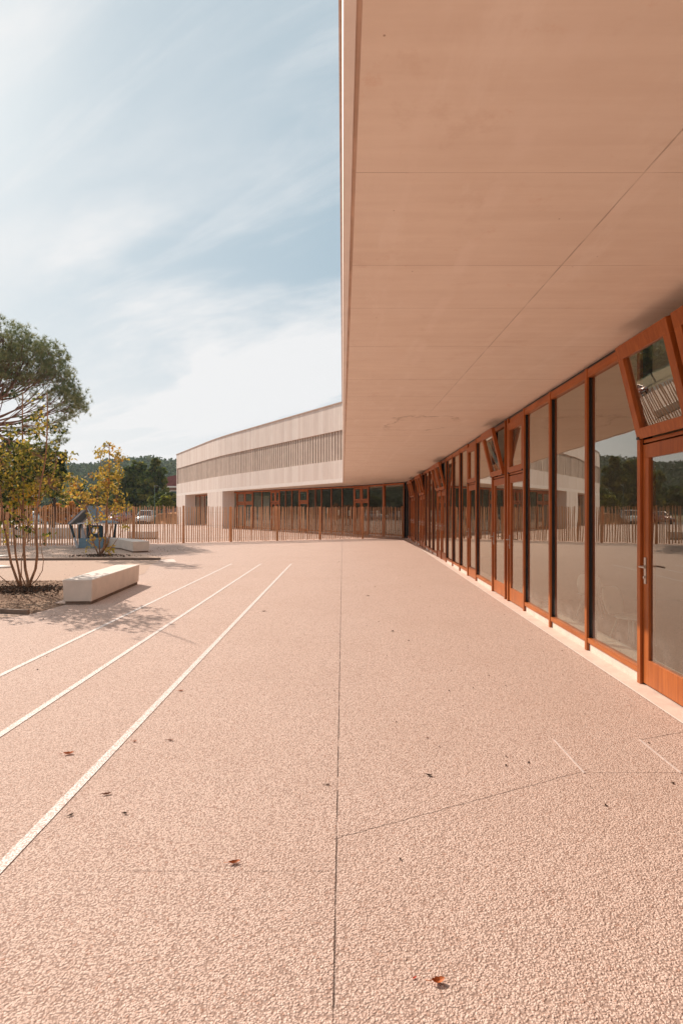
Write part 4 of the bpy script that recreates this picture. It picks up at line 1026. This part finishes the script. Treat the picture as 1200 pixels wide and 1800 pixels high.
# two flat pale stones in the bed edge
for px_, py_, lab in ((6, 979, 'flat pale stone at the left edge, the farther of two'), (6, 998, 'flat pale stone at the left edge, the nearer of two')):
    x, y = gp(px_, py_); m = MB(); m.lathe((x, y, 0), [(.17, 0), (.19, .025), (.16, .05), (.07, .065), (0, .068)], 11)
    m.v = [(x+(v[0]-x)*1.3*(1+.12*sin(v[1]*9)), v[1], v[2]*(1+.15*sin(v[0]*7))) for v in m.v]
    tag(m.build('flat_stone', M['bench'], smooth=True), lab, 'stone', 'flat stones by the bed')

leafmats = {'o': mat_plain('dry_leaf_orange', (.48, .13, .03), .6, .3, 60), 'b': mat_plain('dry_leaf_brown', (.22, .08, .035), .7, .3, 60), 'd': mat_plain('dry_leaf_dark', (.07, .035, .02), .8, .3, 60), 'r': mat_plain('red_scrap', (.62, .06, .03), .6, .2, 60)}
def dry_leaf(px, py, L, W, rz, curl, mk, label, stem=True):
    x, y = gp(px, py); m = MB(); n = 8; rows = []
    ca, sa = cos(rz), sin(rz)
    def T(u, v, z): return (x+u*ca-v*sa, y+u*sa+v*ca, z+.0015)
    b = 0
    for i in range(n+1):
        t = i/n; wd = W*.5*(sin(pi*min(1, t*.93+.04))**.75)*(1+.12*sin(i*2.3)); zc = curl*(2*t-1)**2
        for s_ in (-1, -.5, 0, .5, 1): m.v.append(T(L*(t-.5), wd*s_, zc+curl*.9*abs(s_)**1.6*(wd/(W*.5)) + (.002 if s_ == 0 else 0)))
    for i in range(n):
        for k in range(4): a = i*5+k; m.f.append((a, a+1, a+6, a+5))
    if stem: m.tube([T(-L*.48, 0, curl), T(-L*.7, .004, curl*.8), T(-L*.95, .012, curl*.2+.004)], [.0013, .0011, .0009], 5)
    tag(m.build('dry_leaf', leafmats[mk], smooth=True), label, 'leaf', 'dry leaves on the paving')
for a in [(770, 1728, .045, .026, .2, .012, 'o', 'curled orange dry leaf nearest the viewer at the bottom of the photo'),
          (728, 1720, .018, .007, .6, .003, 'r', 'tiny bright red scrap of leaf beside the curled orange one', False),
          (412, 1518, .050, .022, .3, .010, 'o', 'rust brown dry leaf below the end of the nearest lane line'),
          (575, 1380, .034, .010, .0, .004, 'd', 'thin dark leaf lying just left of the long paving joint'),
          (188, 1397, .050, .018, .4, .008, 'b', 'brown dry leaf right against the nearest lane line, lower of two'),
          (121, 1326, .062, .030, .3, .012, 'o', 'bright orange oval leaf between the two left lane lines'),
          (125, 1434, .030, .018, .9, .006, 'd', 'small dark crumpled leaf left of the brown dry one'),
          (220, 1431, .020, .016, .2, .007, 'd', 'small dark leaf scrap right of the nearest lane line foot'),
          (300, 1302, .046, .016, -.1, .006, 'b', 'thin brown leaf right of the nearest lane line, level with the hatch top'),
          (237, 1304, .026, .016, .4, .006, 'o', 'tiny orange leaf touching the right side of the nearest lane line'),
          (318, 1215, .048, .018, .2, .008, 'o', 'orange brown leaf right of the nearest lane line, higher up'),
          (754, 1364, .036, .020, -.4, .008, 'd', 'dark leaf with a stem on the paving left of the hatch'),
          (751, 1297, .022, .012, .3, .004, 'b', 'tiny brown leaf above the dark stemmed one'),
          (464, 1075, .06, .03, .2, .01, 'd', 'small dark leaf on the paving near the tree shadow tip'),
          (647, 1048, .05, .03, .2, .01, 'd', 'dark leaf on the far paving right of the long joint'),
          (690, 1110, .04, .025, .9, .01, 'd', 'dark leaf on the paving midway to the glazing')]:
    dry_leaf(*a)

# ------------------------------------------------------------------ thin haze in the air
m = MB(); m.box(-960, 420, -620, 960, -1.5, 62); 
hm, hnt, hout = newmat('haze_air'); hh = N(hnt); pv = hh.n('ShaderNodeVolumePrincipled')
pv.inputs['Color'].default_value = (.86, .90, .95, 1); pv.inputs['Density'].default_value = .00026; pv.inputs['Anisotropy'].default_value = .2
hh.link(pv.outputs[0], hout.inputs['Volume'])
tag(m.build('haze', hm), 'thin pale summer haze hanging over the courtyard and hills', 'haze', None, 'stuff')
